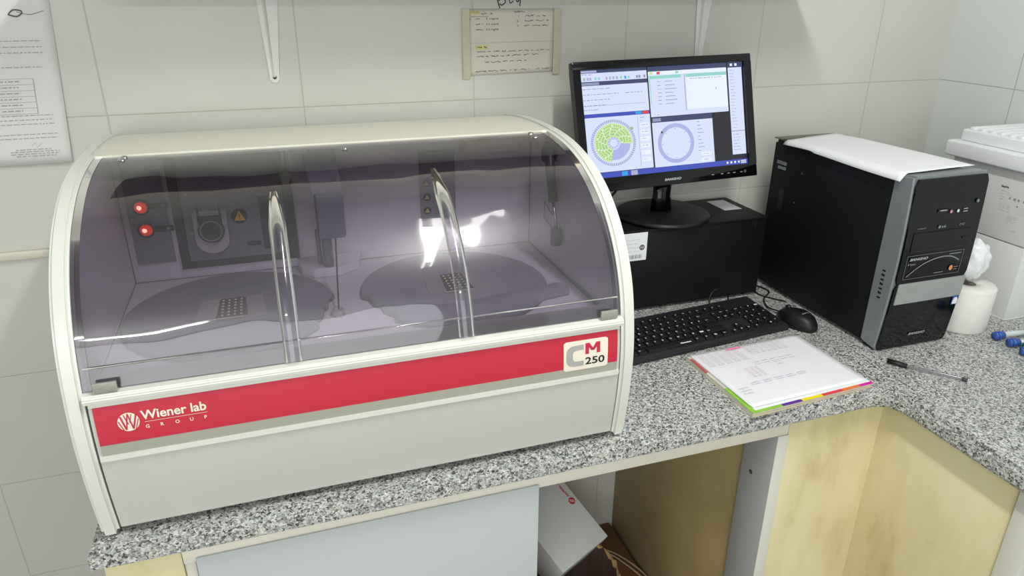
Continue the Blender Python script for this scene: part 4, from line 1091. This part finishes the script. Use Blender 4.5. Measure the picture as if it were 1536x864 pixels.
# ------------------------------------------------------------------ toilet roll and plastic wrap
tr_ = thing('toilet_roll', 'white toilet paper roll standing between tower and white box', 'toilet roll', (1.668, -.458, .9))
bm = B(); lathe(bm, [(.016, .002), (.0545, .0), (.056, .002), (.056, .094), (.054, .0975), (.030, .0985), (.016, .097), (.016, .002)], (1.672, -.462, .9005), 56); obj('paper_winding', bm, m_tissue, tr_, smooth=40)
bm = B(); lathe(bm, [(.0158, .003), (.0158, .097), (.0145, .097), (.0145, .003), (.0158, .003)], (1.672, -.462, .9005), 32); obj('cardboard_core', bm, m_core, tr_, smooth=40)
bm = B(); bmesh.ops.create_icosphere(bm, subdivisions=4, radius=1)
rd = random.Random(5)
from mathutils import noise as mnoise
for v in bm.verts:
    d_ = v.co.normalized(); k = 1+.16*mnoise.noise(d_*2.2)+.10*mnoise.noise(d_*5.5)+.05*mnoise.noise(d_*12)
    v.co = Vector((d_.x*.036*k*(1-.25*max(0, d_.z)), d_.y*.030*k, d_.z*.045*k))
zmn = min(v.co.z for v in bm.verts)
obj_w = obj('plastic_wrap', bm, None or mat('milky_plastic', (.80, .82, .83), rough=.25, noise=.06, nscale=40), None, smooth=60, xf=Matrix.Translation((1.685, -.448, .9998-zmn)))
tag(obj_w, 'crumpled milky plastic bag resting on the toilet roll', 'bag')

# ------------------------------------------------------------------ blood tubes
def tube_item(a, b_, capm, lab, r=.0062):
    a = Vector(a); b_ = Vector(b_); d = (b_-a).normalized()
    t = thing('sample_tube', lab, 'tube', tuple(a), 'capped sample tubes on the granite at the right')
    bm = B(); cyl(bm, a+d*.016, b_, r, r*.95, n=20); obj('tube_body', bm, m_tube, t, smooth=40)
    bm = B(); cyl(bm, a, a+d*.006, r*1.35, r*1.45, n=14); cyl(bm, a+d*.006, a+d*.022, r*1.5, r*1.35, n=14); obj('cap', bm, capm, t, smooth=30)
tube_item((1.676, -.548, .9105), (1.775, -.553, .9085), m_blue, 'sample tube with blue cap nearest the toilet roll')
tube_item((1.676, -.580, .9105), (1.770, -.602, .9085), m_blue, 'middle sample tube with blue cap on the granite')
tube_item((1.690, -.603, .9105), (1.775, -.640, .9085), m_green, 'sample tube with green cap among the blue capped ones')
tube_item((1.668, -.613, .9105), (1.745, -.670, .9085), m_blue, 'sample tube with blue cap nearest the worktop front edge')

# ------------------------------------------------------------------ shelf and brackets
sh = thing('wall_shelf', 'beige edged wall shelf with brown underside above the analyzer', 'shelf', (.9, -.15, 1.66))
boxo('shelf_board', (.0, -.22, 1.640), (1.42, -.001, 1.660), m_shelf_u, sh, .001)
boxo('shelf_edge', (.0, -.224, 1.615), (1.42, -.2205, 1.664), m_shelf, sh, .001)
def bracket(cx, ztip, lab):
    t = thing('shelf_bracket', lab, 'bracket', (cx, 0, ztip), 'white shelf brackets')
    bm = B()
    zt = 1.6395; n = 10; rings = []
    for k in range(n+1):
        s = k/n; z = ztip+.012+(zt-ztip-.012)*s; wl = .0090+.012*s; wr = .0095+.021*s; dpt = .003+.012*s
        rings.append([bm.verts.new(p) for p in ((cx-wl, -.0008, z), (cx-wl, -.003, z), (cx-wl*.45, -.003-dpt*.25, z), (cx-wl*.22, -.003-dpt*.9, z), (cx+.0, -.003-dpt*.25, z), (cx+wr*.9, -.003, z), (cx+wr, -.0008, z))])
    for a, b_ in zip(rings, rings[1:]):
        for i in range(6): bm.faces.new((a[i], a[i+1], b_[i+1], b_[i]))
    bm.faces.new(rings[0]); bm.faces.new(rings[-1][::-1])
    P = [(cx+.0095*math.cos(a), -.0008, ztip+.012+.0105*math.sin(a)) for a in [PI+k*PI/10 for k in range(11)]]
    prism(bm, P, (0, -.0022, 0))
    bmesh.ops.recalc_face_normals(bm, faces=bm.faces)
    obj('wall_arm', bm, m_brk, t, smooth=25)
    bm = B(); prism(bm, [(cx-.02, -.016, 1.6395), (cx+.02, -.016, 1.6395), (cx+.009, -.20, 1.6395), (cx-.009, -.20, 1.6395)], (0, 0, -.003)); prism(bm, [(cx-.002, -.016, 1.6363), (cx-.002, -.19, 1.6363), (cx-.002, -.016, 1.60)], (.003, 0, 0)); obj('shelf_arm', bm, m_brk, t)
    bm = B(); cyl(bm, (cx, -.0031, ztip+.0115), (cx, -.0036, ztip+.0115), .0038, n=20); obj('screw_hole', bm, m_gap, t)
bracket(.3015, 1.4085, 'white tapered steel shelf bracket above the analyzer')
bracket(1.236, 1.415, 'white tapered steel shelf bracket above the monitor')

# ------------------------------------------------------------------ papers on the wall
def wsheet(name, P, m_, curl, lab, par=None, y0=.0012):
    bm = B(); n = 14; g = []
    for i in range(n+1):
        r_ = []
        for j in range(n+1):
            u, v = i/n, j/n
            x = (P[0][0]*(1-u)+P[1][0]*u)*(1-v)+(P[3][0]*(1-u)+P[2][0]*u)*v
            z = (P[0][1]*(1-u)+P[1][1]*u)*(1-v)+(P[3][1]*(1-u)+P[2][1]*u)*v
            r_.append(bm.verts.new((x, -y0-curl(u, v), z)))
        g.append(r_)
    for a, b_ in zip(g, g[1:]):
        for j in range(n): bm.faces.new((a[j], a[j+1], b_[j+1], b_[j]))
    o = obj(name, bm, m_, par, smooth=True); so = o.modifiers.new('thick', 'SOLIDIFY'); so.thickness = .0004; so.offset = 0
    if lab: tag(o, lab, 'paper')
    return o
cur1 = lambda u, v: .005*v*v*u+.001*v
PL = [(-.262, 1.579), (-.049, 1.579), (-.072, 1.281), (-.290, 1.279)]
wp = wsheet('notice_sheet', PL, m_paper2, cur1, 'typed white notice sheet with table taped at the left wall', y0=.0007)
def plf(u, v):
    x = (PL[0][0]*(1-u)+PL[1][0]*u)*(1-v)+(PL[3][0]*(1-u)+PL[2][0]*u)*v
    z = (PL[0][1]*(1-u)+PL[1][1]*u)*(1-v)+(PL[3][1]*(1-u)+PL[2][1]*u)*v
    return Vector((x, -.0018-cur1(u, v), z))
bm = B(); rd = random.Random(11)
def tl(u0, u1, v, h=.0042):
    u = u0
    while u < u1:
        w = rd.uniform(.012, .045); w = min(w, u1-u); rect(bm, plf, u, v+h, u+w, v, 0); u += w+.010
for v in (.285, .318, .350, .430): tl(.10, .90-(0.02 if v > .4 else 0), v)
for v in (.72, .745, .770): tl(.08, .91, v-.015+0)
for v in (.815, .838, .860): tl(.08, .92 if v < .85 else .5, v-.0)
tl(.60, .86, .905, .005); tl(.56, .92, .918, .005); tl(.56, .92, .931, .005); tl(.6, .9, .944, .005)
for v in [.495+.0335*k for k in range(7)]: rect(bm, plf, .10, v+.002, .80, v, 0)
for u in (.10, .45, .80): rect(bm, plf, u, .698, u+.005, .495, 0)
for k in range(6): tl(.55, .70, .508+k*.0335, .006); tl(.20, .36, .508+k*.0335, .006)
stroke(bm, plf, [(.70, .145), (.74, .12), (.80, .13), (.76, .155), (.70, .145)], .008, 1); stroke(bm, plf, [(.76, .13), (.85, .145), (.95, .125)], .003, 1)
stroke(bm, plf, [(.72, .885), (.75, .87), (.76, .895), (.80, .868)], .002, 0)
obj('typed_text', bm, [m_inkg, m_dkgrey], wp)
PC = [(.690, 1.541), (.884, 1.541), (.877, 1.4145), (.690, 1.4105)]
pc = wsheet('handwritten_note', PC, m_paper3, lambda u, v: .001+.002*v*(1-v), 'cream handwritten note taped to the tiles above the monitor')
def pcf(u, v):
    x = (PC[0][0]*(1-u)+PC[1][0]*u)*(1-v)+(PC[3][0]*(1-u)+PC[2][0]*u)*v
    z = (PC[0][1]*(1-u)+PC[1][1]*u)*(1-v)+(PC[3][1]*(1-u)+PC[2][1]*u)*v
    return Vector((x, -.0026-.001-.002*v*(1-v)*1.1, z))
bm = B(); rd = random.Random(21)
def hw(u0, u1, v, amp=.013, th=.0065, mi=0): scribble(bm, pcf, u0, u1, v, amp, th, mi, .009, True, rd)
rect(bm, pcf, .02, .075, .12, .03, 1)
text(bm, 'AGUJA', lambda u, v: pcf(u, v)+Vector((0, -.0002, 0)), .025, .068, -.034, .09)
hw(.13, .26, .07); rect(bm, pcf, .02, .115, .22, .110, 0)
for k, (a, b_) in enumerate(((1, '5'), (2, '2,5'), (3, '3,5'))):
    v = .145+k*.08
    text(bm, str(a), pcf, .02, v+.02, -.035); hw(.07, .15, v, .01); text(bm, b_+' mg/dl', pcf, .19, v+.02, -.035, .14)
hw(.50, .62, .045)
for k in range(3): text(bm, str(k+1), pcf, .56, .125+k*.075, -.03); hw(.62, .90+.03*(k % 2), .105+k*.075)
rect(bm, pcf, .0, .507, .98, .503, 2)
rect(bm, pcf, .07, .60, .215, .54, 1); hw(.08, .20, .57, .016, .008)
hw(.08, .93, .64); hw(.08, .80, .71); hw(.17, .68, .80); hw(.06, .55, .94); hw(.60, .70, .94); hw(.78, .97, .94)
obj('handwriting', bm, [m_inkd, m_hy, m_inkg], pc)
for a, b_, lab in (((.676, 1.405), (.692, 1.541), 0), ((.876, 1.409), (.892, 1.541), 0)):
    boxo('tape_strip', (a[0], -.0050, a[1]), (b_[0], -.0045, b_[1]), m_tape, pc, 0)
# marker writing above the note on its own sheet
bm = B(); wf = lambda u, v: Vector((u, -.0004, v-.006))
stroke(bm, wf, [(.752, 1.566), (.755, 1.556), (.758, 1.548)], .0024); stroke(bm, wf, [(.755, 1.562), (.764, 1.567), (.770, 1.560), (.762, 1.554), (.757, 1.557)], .0022); stroke(bm, wf, [(.778, 1.568), (.780, 1.558), (.787, 1.562)], .0020); stroke(bm, wf, [(.792, 1.568), (.796, 1.560), (.802, 1.566), (.801, 1.552)], .0022)
tag(obj('marker_writing', bm, m_blackprint), 'black marker letters on the tiles just above the handwritten note', 'writing')

# ------------------------------------------------------------------ world, camera
w = bpy.data.worlds.new('World'); sc.world = w; w.use_nodes = True
w.node_tree.nodes['Background'].inputs[0].default_value = (.9, .95, 1, 1); w.node_tree.nodes['Background'].inputs[1].default_value = .15
L = bpy.data.lights.new('fill_light', 'AREA'); L.shape = 'RECTANGLE'; L.size = 3.4; L.size_y = 1.8; L.energy = 44; L.color = (.93, .97, 1)
o = bpy.data.objects.new('fill_light', L); o.location = (-.4, YF+.06, 1.7); o.rotation_euler = (math.radians(90), 0, 0); link(o)

cam = bpy.data.cameras.new('camera'); co = bpy.data.objects.new('camera', cam); link(co)
r_ = (0.9484700425557576, -0.3168311886998625, 0.004751446233647099); u_ = (0.11982959001157144, 0.37252428307198027, 0.9202535128318531); d_ = (0.2933350434774847, 0.8722635246235734, -0.39129387406311766)
C = (0.28445121403631335, -1.4953876115099116, 1.585)
co.matrix_world = Matrix(((r_[0], u_[0], -d_[0], C[0]), (r_[1], u_[1], -d_[1], C[1]), (r_[2], u_[2], -d_[2], C[2]), (0, 0, 0, 1)))
cam.sensor_width = 36; cam.lens = 25.0033; cam.clip_start = .02
sc.camera = co
sc.view_settings.view_transform = 'Standard'; sc.view_settings.look = 'None'; sc.view_settings.exposure = 0; sc.view_settings.gamma = 1
sc.cycles.transparent_max_bounces = 16; sc.cycles.max_bounces = 10; sc.cycles.diffuse_bounces = 5
sc.cycles.sample_clamp_indirect = 6
